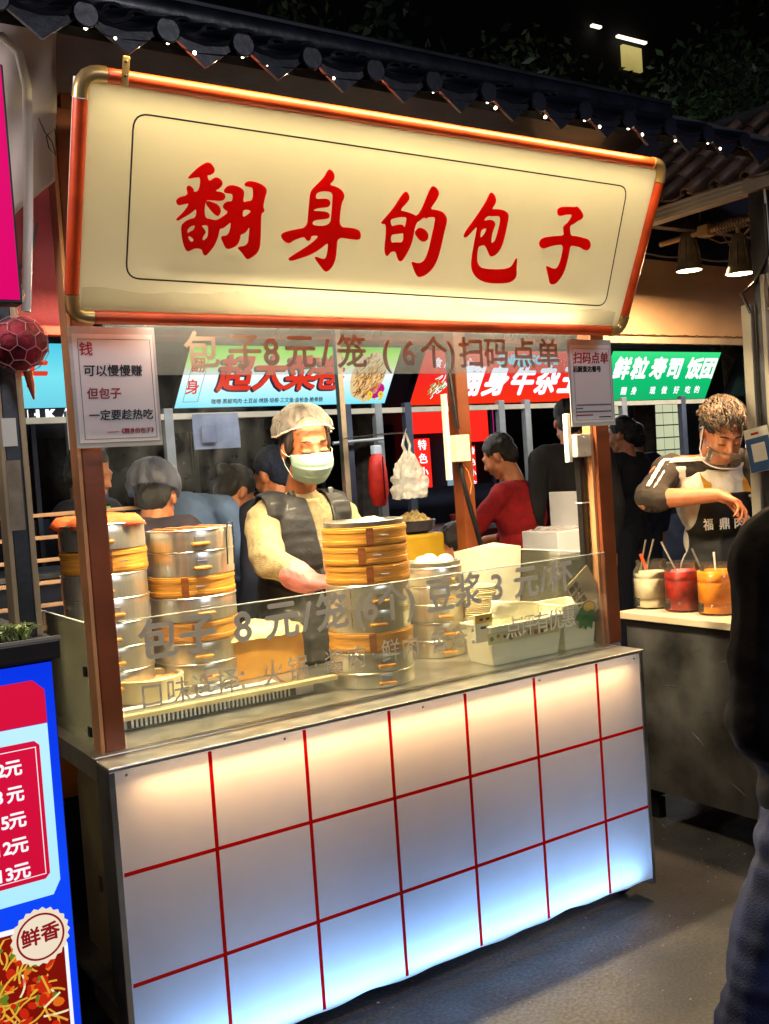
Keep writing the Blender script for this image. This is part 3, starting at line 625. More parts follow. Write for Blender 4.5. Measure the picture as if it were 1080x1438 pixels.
build('loose_wire', MB().tube([(2.55, .22, 2.27), (2.54, .17, 2.20), (2.55, .12, 2.19)], .0025, 5), MC['coil_grey'], cr)
# cables on the post
cb = thing('cable_bundle', 'tangle of dark and pale cables running down the grey post', 'cable', (XS, -.13, 1.9))
build('cable', MB().tube([(XS-.012, -.175, 2.25), (XS-.015, -.178, 2.08), (XS-.012, -.120, 2.00), (XS-.035, -.085, 1.97), (XS-.03, -.11, 1.90)], .006, 6), BLACKPL, cb, sm=True)
build('cable', MB().tube([(XS-.012, -.17, 2.02), (XS-.03, -.19, 1.98), (XS-.02, -.20, 1.93), (XS-.012, -.17, 1.90), (XS-.02, -.15, 1.93)], .005, 6), LT, cb, sm=True)
build('cable', MB().tube([(XS-.004, -.172, 2.30), (XS-.008, -.180, 2.1), (XS-.006, -.176, 1.9), (XS-.006, -.178, 1.4)], .004, 6), WHITEP, cb, sm=True)
# blue payment placard with the code left out
pl_ = thing('placard', 'small tilted blue and white placard tied to the grey post', 'placard', (XS-.035, -.11, 1.35))
PM = Matrix.Translation((XS-.036, -.118, 1.438)) @ Matrix.Rotation(radians(-9), 4, 'X') @ LEFT
def pb_(x0, x1, y0, y1, z, nm, m_): 
    mb = MB().box(x0, x1, y0, y1, z, z+.0012); mb.xf(PM); build(nm, mb, m_, pl_)
pb_(-.048, .048, -.075, .075, -.003, 'backing', WHITEP); pb_(-.046, .046, -.073, .042, -.0015, 'blue_print', mat('placard_blue', lin(40, 90, 150), .4)); pb_(-.026, .028, -.040, .022, .0, 'white_field', WHITEP)
pb_(-.020, .010, .052, .060, -.0013, 'red_print', REDP)
# lit red and yellow sign glimpsed right of the post
rs = thing('side_sign', 'sliver of a glowing red sign with yellow bars right of the grey post', 'sign', (2.9, -.35, 1.8))
build('panel', MB().box(2.90, 2.93, -.75, -.18, 1.62, 2.05), glow('side_red', [(0, lin(226, 40, 20)), (1, lin(236, 70, 30))], .9), rs)
for z in (1.70, 1.79, 1.88, 1.97): build('yellow_bar', MB().box(2.894, 2.899, -.72, -.20, z, z+.035), glow('side_yel', [(0, lin(250, 190, 50)), (1, lin(255, 220, 90))], .95), rs)
# jars of sauce
def jar(y, label, colr, level, nm, r=.076, h=.190):
    o = thing('sauce_jar', label, 'jar', (2.42, y, .829), 'sauce jars on the white worktop')
    pf_ = [(0, 0), (r-.006, 0), (r, .006), (r-.001, .030), (r-.003, .034), (r-.001, .038), (r, h*.62), (r-.003, h*.65), (r-.001, h*.68), (r-.004, h*.80), (r-.016, h*.88), (r-.016, h*.97), (r-.013, h), (r-.017, h)]
    build('glass', MB().lathe(pf_+[(r-.019, h*.9), (r-.006, h*.79), (r-.004, .01), (0, .006)], (2.42, y, .829), 36, cap=False), film('jar_plastic', (.97, .96, .93, 1), .96, .04, .3, (.8, .75, .65, 1)), o, sm=True)
    mb = MB()
    build('sauce', MB().lathe([(0, .007), (r-.006, .007), (r-.0045, .03), (r-.0045, h*level), (r-.007, h*level+.004), (r*.5, h*level+.007), (0, h*level+.003)], (2.42, y, .829), 36, cap=False), colr, o, sm=True)
    build('ring', MB().lathe([(r, .036), (r+.0012, .0385), (r, .041)], (2.42, y, .829), 36, cap=False), film('jar_plastic', (1, 1, 1, 1)), o, sm=True)
    return o
j1 = jar(.545, 'clear jar of white sauce with an orange spoon, leftmost of the jars', mat('white_sauce', lin(232, 222, 196), .4, 0, .1, 30), .74, 'w')
j2 = jar(.385, 'clear jar of dark red chilli sauce between the other two jars', mat('red_sauce', lin(190, 30, 12), .35, 0, .3, 18, coat=.3), .80, 'r')
j3 = jar(.225, 'clear jar of bright orange sauce, rightmost of the jars', mat('orange_sauce', lin(250, 150, 10), .35, 0, .15, 18, coat=.3), .84, 'o')
def spoon(p, q, m_, label, w=.0035, bowl=True):
    o = thing('spoon', label, 'spoon', p)
    build('handle', MB().tube([p, (Vector(p)+Vector(q))/2+V3(0, .003, .003), q], [w, w, w*1.3], 6), m_, o, sm=True)
    build('bowl', MB().ball(p, (.014, .012, .005), 10, 6), m_, o, sm=True); return o
spoon((2.43, .54, .90), (2.395, .575, 1.045), mat('orange_plastic', lin(232, 90, 40), .4), 'orange plastic spoon standing in the white sauce jar', .006)
spoon((2.43, .395, .93), (2.42, .485, 1.095), STEEL, 'thin steel spoon standing in the red sauce jar')
spoon((2.42, .262, .93), (2.40, .318, 1.075), STEEL, 'steel spoon with looped top in the orange sauce jar')
spoon((2.43, .230, .93), (2.43, .240, 1.06), WHITEP, 'short white spoon handle in the orange sauce jar')
o = thing('yellow_bin', 'yellow green plastic tub behind the orange sauce jar', 'tub', (2.60, .2, .829))
build('tub_body', MB().box(2.53, 2.60, -.05, .24, .8295, 1.075, .012), mat('yellow_green', lin(190, 160, 24), .4), o)
o = thing('metal_tongs', 'long steel tongs leaning behind the leftmost sauce jar', 'tongs', (2.44, .67, .83))
build('arm', MB().tube([(2.42, .62, .86), (2.46, .56, 1.10)], .004, 6), STEEL, o); build('arm', MB().tube([(2.40, .62, .86), (2.43, .575, 1.10)], .004, 6), STEEL, o)

# roof of the neighbour stall: columns of weathered tiles rising away from its front
nr = thing('tiled_roof', 'weathered brown tiled roof of the sauce stall lit from the side', 'roof', (2.6, 0, 2.4))
A0 = Vector((2.27, .62, 2.365)); dA = Vector((0, -1, -.05)).normalized(); dB = Vector((.50, 0, .36)); LB = dB.length; uB = dB.normalized(); nB = dA.cross(uB)*-1
if nB.z < 0: nB = -nB
def NP(a, b, h): return A0+dA*a+uB*b+nB*h
build('roof_deck', MB().add([NP(0, .0, -.01), NP(1.9, 0, -.01), NP(1.9, LB, -.01), NP(0, LB, -.01), NP(0, .0, -.03), NP(1.9, 0, -.03), NP(1.9, LB, -.03), NP(0, LB, -.03)], [(0, 1, 2, 3), (7, 6, 5, 4), (0, 4, 5, 1), (1, 5, 6, 2), (2, 6, 7, 3), (3, 7, 4, 0)]), mat('roof_boarding', lin(30, 26, 26), .8), nr)
random.seed(8)
for i in range(15):
    a = .05+i*.125
    for r_ in range(4):
        b0 = r_*LB/4; b1 = b0+LB/4*1.12
        mb = MB().grid(lambda u, v: NP(a+.055*(2*u-1), b0+(b1-b0)*v, .004+.012*(2*u-1)**2+.012*(1-v)), 4, 1); build('pan_tile', mb, TILEB, nr, solid=.008)
        mb = MB().grid(lambda u, v: NP(a+.0625+.022*cos(pi*u), b0+(b1-b0)*v, .018+.024*sin(pi*u)+.008*(1-v)), 5, 1); build('cover_tile', mb, TILEB, nr, sm=True, solid=.006)
build('back_slope', MB().add([NP(-.02, LB, 0), NP(1.9, LB, 0), Vector((3.9, -1.28, 2.42)), Vector((3.9, .64, 2.46)), NP(-.02, LB, -.02), NP(1.9, LB, -.02), Vector((3.9, -1.28, 2.40)), Vector((3.9, .64, 2.44))], [(0, 1, 2, 3), (7, 6, 5, 4), (0, 4, 5, 1), (1, 5, 6, 2), (2, 6, 7, 3), (3, 7, 4, 0)]), TILE, nr)
build('ridge_cap', MB().tube([NP(-.02, LB, .02), NP(1.9, LB, .02)], .035, 10), mat('grey_verge', lin(88, 86, 92), .5), nr, sm=True)

# ------------------------------------------------------------------ left neighbour stall
lf = thing('menu_light_box', 'glowing blue and red menu light box at the lower left edge', 'menu board', (-.5, -.1, .15))
XR = -.1415
BLUE = glow('menu_blue', [(0, lin(14, 60, 235)), (.5, lin(16, 70, 245)), (1, lin(10, 50, 225))], .95, 'Z', 0, 1); CY = glow('menu_cyan', [(0, lin(150, 226, 250)), (1, lin(196, 240, 252))], .95); RED = glow('menu_red', [(0, lin(205, 14, 50)), (1, lin(226, 20, 66))], .85)
WHG = glow('menu_white', [(0, lin(240, 240, 250)), (1, lin(252, 252, 255))], .95)
build('case', MB().box(-.95, XR+.003, -.098, .03, .10, 1.108, .003), BLACKMETAL, lf)
build('blue_sheet', MB().box(-.94, XR-.001, -.1035, -.0985, .11, 1.100), BLUE, lf)
def poly(pts, y, m_, nm, th=.0012, parent=lf):
    n = len(pts); f = [(x, y, z) for x, z in pts]; b = [(x, y+th, z) for x, z in pts]
    return build(nm, MB().add(f+b, [tuple(range(n)), tuple(range(2*n-1, n-1, -1))]+[(i, (i+1) % n, n+(i+1) % n, n+i) for i in range(n)]), m_, parent)
poly([(-.92, 1.06), (-.185, 1.068), (-.162, 1.045), (-.162, .975), (-.92, .975)], -.1065, RED, 'red_header')
poly([(-.92, .974), (-.162, .974), (-.162, .640), (-.178, .612), (-.92, .612)], -.1065, CY, 'cyan_sheet')
poly([(-.92, .942), (-.192, .942), (-.182, .932), (-.182, .660), (-.192, .650), (-.92, .650)], -.1085, RED, 'red_price_field')
fr = MB(); Zt, Zb, Xr = .930, .662, -.190
fr.box(-.91, Xr, -.1100, -.1092, Zt-.0015, Zt).box(Xr-.0015, Xr, -.1100, -.1092, Zb, Zt-.0016).box(-.91, Xr, -.1100, -.1092, Zb-.0015, Zb-.0001)
build('white_frame_line', fr, WHG, lf)
for k, (z, d) in enumerate(((.893, '12'), (.839, '8'), (.785, '15'), (.732, '12'), (.678, '13'))):
    text(d+'元', (-.232-.0018*k, -.1100, z), .040, WHG, lf, off=.03, align='RIGHT') if False else None
    text('元', (-.2385, -.1100, z), .036, WHG, lf, off=.03); text(d, (-.272, -.1100, z), .036, WHG, lf, off=.03)
    text(('招牌炸串', '铁板豆腐', '章鱼小丸子', '烤冷面', '鸡蛋仔')[k], (-.44, -.1100, z), .036, WHG, lf, off=.02)
text('鲜香美味', (-.45, -.1085, 1.02), .07, WHG, lf, off=.03)
# food photograph, printed flat
poly([(-.92, .592), (-.178, .560), (-.158, .500), (-.158, .16), (-.92, .16)], -.1065, WHG, 'white_photo_border')
FB = [glow('food_deep', [(0, lin(110, 14, 8)), (1, lin(170, 30, 14))], .85, noise_amt=.3), glow('food_red', [(0, lin(190, 30, 16)), (1, lin(225, 60, 24))], .9), glow('food_gold', [(0, lin(214, 150, 40)), (1, lin(244, 206, 80))], .95), glow('food_cream', [(0, lin(240, 222, 160)), (1, lin(252, 244, 214))], .95), glow('food_orange', [(0, lin(224, 96, 20)), (1, lin(236, 140, 40))], .9), glow('food_green', [(0, lin(90, 120, 30)), (1, lin(130, 160, 50))], .8)]
poly([(-.91, .580), (-.186, .550), (-.166, .495), (-.166, .17), (-.91, .17)], -.1080, FB[0], 'food_photo')
random.seed(62); lay = [MB() for _ in FB]
for k in range(520):
    ci = random.choice((1, 1, 2, 2, 2, 3, 4, 4, 5, 1)); x = random.uniform(-.62, -.185); z = random.uniform(.20, .53)
    if x > -.215 and z > .48: continue
    y = -.1088-.00012*(k % 9); th = random.uniform(0, pi)
    if ci in (2, 3):   # noodle strands
        L = random.uniform(.03, .075); cv_ = random.uniform(-.02, .02); w = .0022; pt = []
        for i in range(6):
            t = i/5-.5; pt.append((x+cos(th)*L*t-sin(th)*cv_*(1-4*t*t), z+sin(th)*L*t+cos(th)*cv_*(1-4*t*t)))
        pt = [(max(-.9, min(-.168, px)), max(.175, min(.548, pz))) for px, pz in pt]
        lay[ci].add([(px-sin(th)*w, y, pz+cos(th)*w) for px, pz in pt]+[(px+sin(th)*w, y, pz-cos(th)*w) for px, pz in pt], [(i, i+1, 7+i, 6+i) for i in range(5)])
    else:
        r1 = random.uniform(.006, .015); r2 = r1*random.uniform(.4, .9); n = 9
        pt = [(x+r1*cos(2*pi*i/n)*cos(th)*(1+.25*random.random())-r2*sin(2*pi*i/n)*sin(th), z+r1*cos(2*pi*i/n)*sin(th)+r2*sin(2*pi*i/n)*cos(th)) for i in range(n)]
        pt = [(max(-.9, min(-.168, px)), max(.175, min(.548, pz))) for px, pz in pt]
        lay[ci].add([(px, y, pz) for px, pz in pt], [tuple(range(n))])
for i, mb in enumerate(lay):
    if mb.v: build('food_print_pieces', mb, FB[i], lf, kind='stuff')
def starp(cx, cz, r0, r1, n): return [(cx+(r0 if i % 2 else r1)*cos(pi*i/n), cz+(r0 if i % 2 else r1)*sin(pi*i/n)) for i in range(2*n)]
CRM = glow('badge_cream', [(0, lin(232, 214, 186)), (1, lin(240, 226, 204))], .95)
bd = poly(starp(-.213, .534, .056, .061, 22), -.1125, CRM, 'badge'); DR = glow('badge_red', [(0, lin(150, 24, 30)), (1, lin(170, 30, 36))], .7)
rg = MB().lathe([(.045, 0), (.049, 0), (.049, .0012), (.045, .0012)], n=40, cap=False); rg.xf(Matrix.Translation((-.213, -.1128, .534)) @ Matrix.Rotation(pi/2, 4, 'X')); build('badge_ring', rg, DR, bd)
text('鲜香', (-.213, -.1135, .536), .040, DR, bd, off=.03, rot=radians(2))
# counter ledge, posts, foods of the left stall
ls_ = thing('food_stall', 'left neighbour stall counter with grey posts above the blue menu box', 'food stall', (-.55, .2, 0))
build('ledge', MB().box(-.95, -.128, -.13, .55, 1.109, 1.150, .004), mat('dark_ledge', lin(52, 46, 46), .4, .3, .2), ls_)
build('ledge_strip', MB().box(-.95, -.126, -.133, -.1305, 1.150, 1.158, .001), LT, ls_)
build('counter_body', MB().box(-.95, -.16, .035, .55, 0, 1.108), mat('scuffed_steel'), ls_)
PG = mat('slate_painted_steel', lin(62, 66, 72), .4, .4, .15, 6, .06)
CRS = mat('cream_edge', lin(178, 158, 128), .5, .1, .1)
build('post', MB().box(-.183, -.150, -.035, .02, 1.1505, 2.6, .002), PG, ls_)
build('post_edge', MB().box(-.1495, -.137, -.038, .02, 1.1505, 2.6, .002), CRS, ls_)
build('post_edge', MB().box(-.194, -.1835, -.038, .02, 1.1505, 2.6, .002), CRS, ls_)
build('paper_remnant', MB().box(-.186, -.156, -.0395, -.0385, 1.38, 1.53), mat('grey_paper', lin(150, 138, 124), .8, 0, .2, 20), ls_)
build('plaster', MB().box(-.188, -.158, -.0395, -.0385, 1.56, 1.62), WHITEP, ls_)
random.seed(17); mb = MB()
for k in range(70):
    a = random.uniform(0, 2*pi); L = random.uniform(.02, .05); p = V3(-.20+random.uniform(-.03, .03), -.06+random.uniform(-.02, .02), 1.152); mb.tube([p, p+V3(cos(a)*L*.5, sin(a)*L*.5, L*.7), p+V3(cos(a)*L, sin(a)*L, L*.5+.006)], [.0025, .002, .001], 4)
single('shredded_greens', mb, mat('pale_greens', lin(150, 170, 110), .6, 0, .3, 60), 'small heap of pale shredded greens at the foot of the left post', 'greens', kind='stuff')
# hanging red ball in net
hb = thing('net_lantern', 'dark red honeycomb ball hanging in a pale net with a tassel', 'lantern', (-.155, -.10, 1.70))
bc = V3(-.152, -.10, 1.768); br_ = .058
bm = bmesh.new(); bmesh.ops.create_icosphere(bm, subdivisions=3, radius=1); mb = MB(); bm.verts.index_update()
core = [bc+v.co*br_*(1-.10*abs(sin(v.co.z*9))*abs(cos(math.atan2(v.co.y, v.co.x)*6))) for v in bm.verts]; fs_ = [[v.index for v in f.verts] for f in bm.faces]; bm.free()
build('ball', MB().add(core, fs_), mat('crimson_paper', lin(150, 14, 44), .7, 0, .45, 22, .4, 60), hb, sm=True)
bm = bmesh.new(); bmesh.ops.create_icosphere(bm, subdivisions=2, radius=1.0)
# honeycomb net: dual edges of the icosphere
mb = MB(); cc = {f.index: f.calc_center_median().normalized() for f in bm.faces}
for e in bm.edges:
    if len(e.link_faces) == 2: a, b = [cc[f.index] for f in e.link_faces]; mb.tube([bc+a*br_*1.03, bc+b*br_*1.03], .0010, 4)
bm.free(); build('net', mb, mat('pink_net', lin(205, 140, 150), .6), hb, kind='stuff')
build('cord', MB().tube([bc+V3(0, 0, .056), bc+V3(-.006, 0, .10), bc+V3(-.022, 0, .20), bc+V3(-.028, 0, .34)], .004, 6), mat('cord_cream', lin(220, 180, 150), .7), hb)
for a in (-1, 1): build('bow_loop', MB().tube([bc+V3(0, 0, .075), bc+V3(.018*a, 0, .10), bc+V3(.012*a, 0, .125), bc+V3(-.004, 0, .085)], .003, 5), MC['cord_cream'], hb)
build('tassel', MB().tube([bc+V3(.012, 0, -.055), bc+V3(.016, 0, -.085), bc+V3(.020, 0, -.115)], [.010, .008, .002], 8), mat('rust_tassel', lin(186, 80, 40), .8), hb)
# magenta sign, tarp, red canvas
mg = thing('vertical_sign', 'sliver of a glowing magenta vertical sign at the left edge', 'sign', (-.35, -.3, 1.82))
build('case', MB().box(-.55, -.190, -.30, -.26, 1.815, 2.262, .003), BLACKMETAL, mg)
build('magenta_sheet', MB().box(-.545, -.196, -.305, -.3005, 1.822, 2.256), glow('magenta', [(0, lin(230, 10, 110)), (1, lin(240, 30, 120))], .85), mg)
tp = thing('white_tarp', 'creased white tarpaulin hanging between the left post and the big sign', 'tarpaulin', (0, .085, 2.0))
def tarp2(u, v):
    x = -.42+.425*u+.035*v; zb = 2.185+.86*(x-.02) if x > -.3 else 1.91; zb = min(zb, 2.19)
    return Vector((x, .085+.018*noise.noise(Vector((u*5, v*4, 0)))-.02*v, zb*(1-v)+2.62*v+.004*noise.noise(Vector((u*14, 0, 0)))))
build('tarp_sheet', MB().grid(tarp2, 40, 30), mat('white_tarp_cloth', lin(178, 168, 164), .7, 0, .1, 4, .25, 12), tp, sm=True, solid=.002)
build('loose_thread', MB().tube([(-.03, .055, 2.30), (-.02, .052, 2.27), (-.005, .052, 2.25), (.0, .052, 2.22), (-.013, .052, 2.235), (-.017, .052, 2.26), (.003, .052, 2.28), (.007, .052, 2.24)], .0013, 5), BLACKPL, tp)
cv = thing('red_canvas', 'dark red canvas wall sheet behind the left post below the tarpaulin', 'canvas', (-.2, .6, 1.9))
build('canvas_sheet', MB().grid(lambda u, v: Vector((-.75+.98*u, .60+.015*noise.noise(Vector((u*4, v*3, 2))), 1.925+.45*v)), 20, 12), mat('maroon_canvas', lin(140, 42, 40), .8, 0, .25, 3, .2, 30, col2=lin(82, 34, 66)), cv, sm=True, solid=.003)
build('lower_hem', MB().box(-.75, .23, .585, .615, 1.895, 1.922, .004), mat('hem_red', lin(190, 62, 40), .6), cv)
build('cable', MB().tube([(-.10, .57, 2.0), (.0, .57, 2.03), (.07, .57, 2.12), (.09, .57, 2.2)], .004, 5), BLACKPL, cv)
ap = thing('pipe_arch', 'white plastic pipe bending down beside the tarpaulin', 'pipe', (-.1, .035, 1.9))
build('pipe', MB().tube([(-.33, .035, 2.44), (-.18, .035, 2.455), (-.100, .035, 2.46), (-.067, .035, 2.43), (-.056, .035, 2.36), (-.064, .035, 2.22), (-.078, .035, 2.05), (-.098, .035, 1.86)], .0105, 10), WHITEP, ap, sm=True)
rk = thing('bamboo_rack', 'slatted pale wooden rack behind the left steamer stack', 'rack', (.1, 1.55, .8))
for k in range(7): build('rail', MB().box(-.25, .75, 1.60, 1.62, .86+.085*k, .875+.085*k, .003), mat('rack_wood', lin(190, 150, 120), .6, 0, .2), rk)
for x in (-.24, .74): build('upright', MB().box(x-.012, x+.012, 1.621, 1.64, 0, 1.40), MC['rack_wood'], rk)

# ------------------------------------------------------------------ row of stalls opposite (y about 5)
YB = 5.0
def bsign(x0, x1, z0, z1, tilt, label, facem, nm='sign'):
    o = thing('lit_shop_sign', label, 'sign', ((x0+x1)/2, YB, z0))
    mb = MB(); w = tilt
    f = [(x0, YB, z0), (x1, YB, z0), (x1+.10, YB-w, z1), (x0+.10, YB-w, z1)]; b = [(x, y+.12, z) for x, y, z in f]
    build('case', MB().add([(x, y+.01, z) for x, y, z in f]+b, [(0, 1, 2, 3), (7, 6, 5, 4), (0, 4, 5, 1), (1, 5, 6, 2), (2, 6, 7, 3), (3, 7, 4, 0)]), BLACKMETAL, o)
    build('face', MB().add(f+[(x, y+.006, z) for x, y, z in f], [(0, 1, 2, 3), (7, 6, 5, 4), (0, 4, 5, 1), (1, 5, 6, 2), (2, 6, 7, 3), (3, 7, 4, 0)]), facem, o)
    k = w/(z1-z0); an = math.atan(k)
    fr_ = Matrix.Rotation(an, 4, 'X') @ FRONT
    def put(body, x, z, size, m_, d=.006, **kw):
        return text(body, (x+(z-z0)/(z1-z0)*.10, YB-(z-z0)*k-d, z), size, m_, o, frame=fr_, **kw)
    return o, put
LR = glow('letter_red', [(0, lin(232, 60, 40)), (1, lin(240, 80, 50))], .85); LW = glow('letter_white', [(0, lin(245, 250, 255)), (1, lin(255, 255, 255))], 1.15)
LD = glow('letter_dark', [(0, lin(60, 60, 90)), (1, lin(70, 70, 100))], .5); LC = glow('letter_cyan', [(0, lin(70, 225, 240)), (1, lin(130, 235, 250))], 1.0)
LGR = glow('letter_green', [(0, lin(40, 190, 80)), (1, lin(120, 230, 90))], .9); LY = glow('letter_yellow', [(0, lin(240, 210, 50)), (1, lin(250, 230, 90))], .9); LM = glow('letter_magenta', [(0, lin(200, 30, 130)), (1, lin(225, 40, 150))], .85)
o, put = bsign(2.235, 4.155, 2.045, 2.50, .17, 'white, green and cyan glowing sign with big red characters across the lane', glow('sign_wgc', [(0, lin(130, 226, 245)), (.28, lin(190, 244, 250)), (.52, lin(246, 250, 250)), (.68, lin(222, 250, 150)), (.9, lin(150, 235, 70)), (1, lin(110, 205, 70))], 1.0, 'Z', -.0, .455, .03))
for ch, x in zip('超大菜卷', (2.66, 2.96, 3.24, 3.50)):
    put(ch, x-.012, 2.275-.008, .30, LD, off=.05, shear=.12, d=.006); put(ch, x, 2.275, .30, LR, off=.035, shear=.12, d=.012)
put('翻', 2.335, 2.35, .12, LR, off=.02); put('身', 2.335, 2.19, .12, LR, off=.02)
put('咖喱·黑椒鸡肉·土豆丝·烤肠·培根·三文鱼·金枪鱼·脆骨肠', 3.02, 2.085, .042, LD, off=.02)
mb = MB(); 
for (x0_, x1_, z0_, z1_) in ((2.285, 2.288, 2.09, 2.44), (2.405, 2.408, 2.09, 2.44), (2.285, 2.408, 2.087, 2.0895), (2.285, 2.408, 2.4405, 2.443)):
    mb.add([(x+(z-2.045)/.455*.10, YB-(z-2.045)*.17/.455-.004, z) for x, z in ((x0_, z0_), (x1_, z0_), (x1_, z1_), (x0_, z1_))], [(0, 1, 2, 3)])
build('badge_frame', mb, LD, o, solid=.001)
# printed picture of fried food: flat irregular print with strands
def pic(o, cx, cz, rx, rz, n, cols, seed, strand=True):
    random.seed(seed)
    k = .17/.455
    def P3(x, z, d): return Vector((x+(z-2.045)/.455*.10, YB-(z-2.045)*k-d, z))
    pts = [P3(cx+rx*cos(a)*(1+.15*noise.noise(Vector((cos(a)*2, sin(a)*2, seed)))), cz+rz*sin(a)*(1+.2*noise.noise(Vector((cos(a)*2, sin(a)*2, seed+3)))), .005) for a in [2*pi*i/36 for i in range(36)]]
    build('printed_picture', MB().add(pts, [tuple(range(36))]), cols[0], o, solid=.001)
    for ci, c_ in enumerate(cols[1:]):
        mb = MB()
        for _ in range(n):
            a = random.uniform(0, 2*pi); r = random.random()**.5*.85; x = cx+rx*cos(a)*r; z = cz+rz*sin(a)*r; L = random.uniform(.03, .07); th = random.uniform(.3, 1.9)
            mb.tube([P3(x-cos(th)*L/2, z-sin(th)*L/2, .008), P3(x+.01, z, .010), P3(x+cos(th)*L/2, z+sin(th)*L/2, .008)], .0042, 4)
        build('printed_strands', mb, c_, o, kind='stuff')
pic(o, 3.90, 2.27, .17, .20, 60, [glow('fry_base', [(0, lin(235, 200, 140)), (1, lin(250, 230, 190))], .9), glow('fry_gold', [(0, lin(222, 150, 60)), (1, lin(236, 180, 80))], .9), glow('fry_brown', [(0, lin(140, 80, 30)), (1, lin(170, 110, 50))], .8)], 4)
pic(o, 4.03, 2.15, .075, .065, 1, [LM], 6)
put('9', 3.97, 2.10, .11, LY, off=.05, d=.016); put('9', 4.08, 2.10, .11, LY, off=.05, d=.016); put('.', 4.025, 2.10, .10, LY, off=.04, d=.016)
o, put = bsign(4.418, 6.47, 2.02, 2.48, .17, 'red glowing sign with white characters and cyan small lettering across the lane', glow('sign_red', [(0, lin(240, 50, 20)), (.5, lin(236, 40, 34)), (1, lin(232, 60, 60))], 1.0, 'Z', 0, .46, .05))
for ch, x in zip('翻身牛杂王', (4.985, 5.30, 5.62, 5.93, 6.24)): put(ch, x, 2.20, .29, LW, off=.05, shear=.22, d=.010)
for ch, x in zip('食用放心', (4.58, 4.70, 4.82, 4.94)): put(ch, x, 2.37, .10, LW, off=.02)
put('CNP@GOWL', 5.62, 2.40, .125, LC, off=.05, d=.010)
pic(o, 4.66, 2.17, .12, .10, 16, [LY, LGR, LW], 9)
o, put = bsign(6.72, 8.37, 2.01, 2.49, .17, 'green glowing sign with white characters above the man in black shirt', glow('sign_green', [(0, lin(22, 176, 104)), (.6, lin(16, 190, 112)), (1, lin(60, 225, 130))], 1.0, 'Z', 0, .48, .05))
for ch, x in zip('鲜粒寿司饭团', (6.93, 7.19, 7.47, 7.72, 8.03, 8.26)): put(ch, x-.03, 2.31, .235, LW, off=.05, shear=.18, d=.010)
for ch, x in zip('翻身现做好吃', (7.05, 7.20, 7.48, 7.66, 7.85, 8.03)): put(ch, x, 2.10, .085, LW, off=.03)
put('的', 8.18, 2.10, .085, LW, off=.03)
o, put = bsign(-.60, 1.43, 2.07, 2.50, .17, 'pale cyan glowing sign seen between the left posts', glow('sign_cyan', [(0, lin(110, 205, 226)), (.5, lin(120, 226, 240)), (1, lin(80, 200, 226))], .95, 'Z', 0, .43, .05))
for ch, x in zip('虾牛', (.62, 1.10)): put(ch, x, 2.30, .24, LR, off=.04, shear=.15)
o, put = bsign(8.80, 10.4, 2.03, 2.49, .17, 'unlit dark green sign beyond the green glowing one', mat('dark_green_sign', lin(24, 44, 40), .5))
put('卤味', 9.20, 2.27, .24, mat('dull_red_letters', lin(110, 50, 54), .6), off=.04, shear=.2); o2 = o
# frames, counters, canopies
FR = mat('white_frame_steel', lin(168, 166, 160), .45, .3, .12); GFR = mat('grey_frame_steel', lin(96, 100, 112), .45, .4, .12)
def bstall(x0, x1, label, posts, cm):
    o = thing('market_stall', label, 'market stall', ((x0+x1)/2, YB+.5, 0))
    for x, m_ in posts: build('post', MB().box(x-.035, x+.035, YB-.06, YB+.0, 0, 2.04, .004), m_, o)
    build('header_beam', MB().box(x0, x1, YB-.055, YB-.0, 1.955, 2.000, .003), mat('cream_beam', lin(214, 198, 168), .5, 0, .08), o)
    build('counter_front', MB().box(x0+.05, x1-.05, YB+.01, YB+.03, .08, .86), cm, o)
    build('counter_top', MB().box(x0+.03, x1-.03, YB-.02, YB+.75, .861, .90, .004), STEELF, o)
    build('canopy', MB().box(x0, x1, YB+.15, YB+1.6, 2.56, 2.62, .01), mat('canopy_dark', lin(40, 42, 52), .7), o)
    build('rear_wall', MB().box(x0, x1, YB+1.55, YB+1.58, 0, 1.25), mat('dim_wall', lin(58, 62, 84), .8, 0, .2, 2), o)
    build('side_post', MB().box(x0+.02, x0+.06, YB+1.5, YB+1.54, 0, 2.56), GFR, o); build('side_post', MB().box(x1-.06, x1-.02, YB+1.5, YB+1.54, 0, 2.56), GFR, o)
    return o
bstall(-.65, 1.5, 'stall under the pale cyan sign at far left', [(.78, GFR), (1.43, FR)], mat('far_steel_counter', lin(90, 94, 110), .4, .5))
bstall(1.52, 4.30, 'stall under the white and green sign', [(1.62, GFR), (2.16, FR), (3.74, GFR), (4.05, FR)], MC['far_steel_counter'])
bstall(4.32, 6.62, 'stall under the red glowing sign', [(4.36, GFR), (5.42, FR), (5.74, FR)], mat('far_red_counter', lin(120, 40, 36), .6))
bstall(6.64, 8.72, 'stall under the green glowing sign', [(7.05, FR), (7.95, GFR)], MC['far_steel_counter'])
tl_ = thing('wall_rail', 'thin pale rail across the frame right of the vendor head', 'rail', (3.85, YB-.1, 1.7))
build('rail', MB().tube([(3.55, YB-.1, 1.715), (4.05, YB-.1, 1.735)], .014, 8), FR, tl_)
rb_ = thing('red_bag', 'bright red bag with white top hanging on a grey post across the lane', 'bag', (4.03, YB-.15, 1.10))
build('bag_body', MB().lathe([(.0, 0), (.055, .01), (.085, .12), (.080, .30), (.060, .42), (.02, .46)], (3.93, YB-.16, 1.16), 18), mat('red_nylon', lin(232, 44, 16), .5, 0, .12, 12, .3, 30), rb_, sm=True)
build('white_top', MB().box(3.89, 3.97, YB-.19, YB-.13, 1.60, 1.68, .01), WHITEP, rb_); build('dark_seam', MB().box(3.925, 3.935, YB-.252, YB-.246, 1.22, 1.58), BLACKPL, rb_)
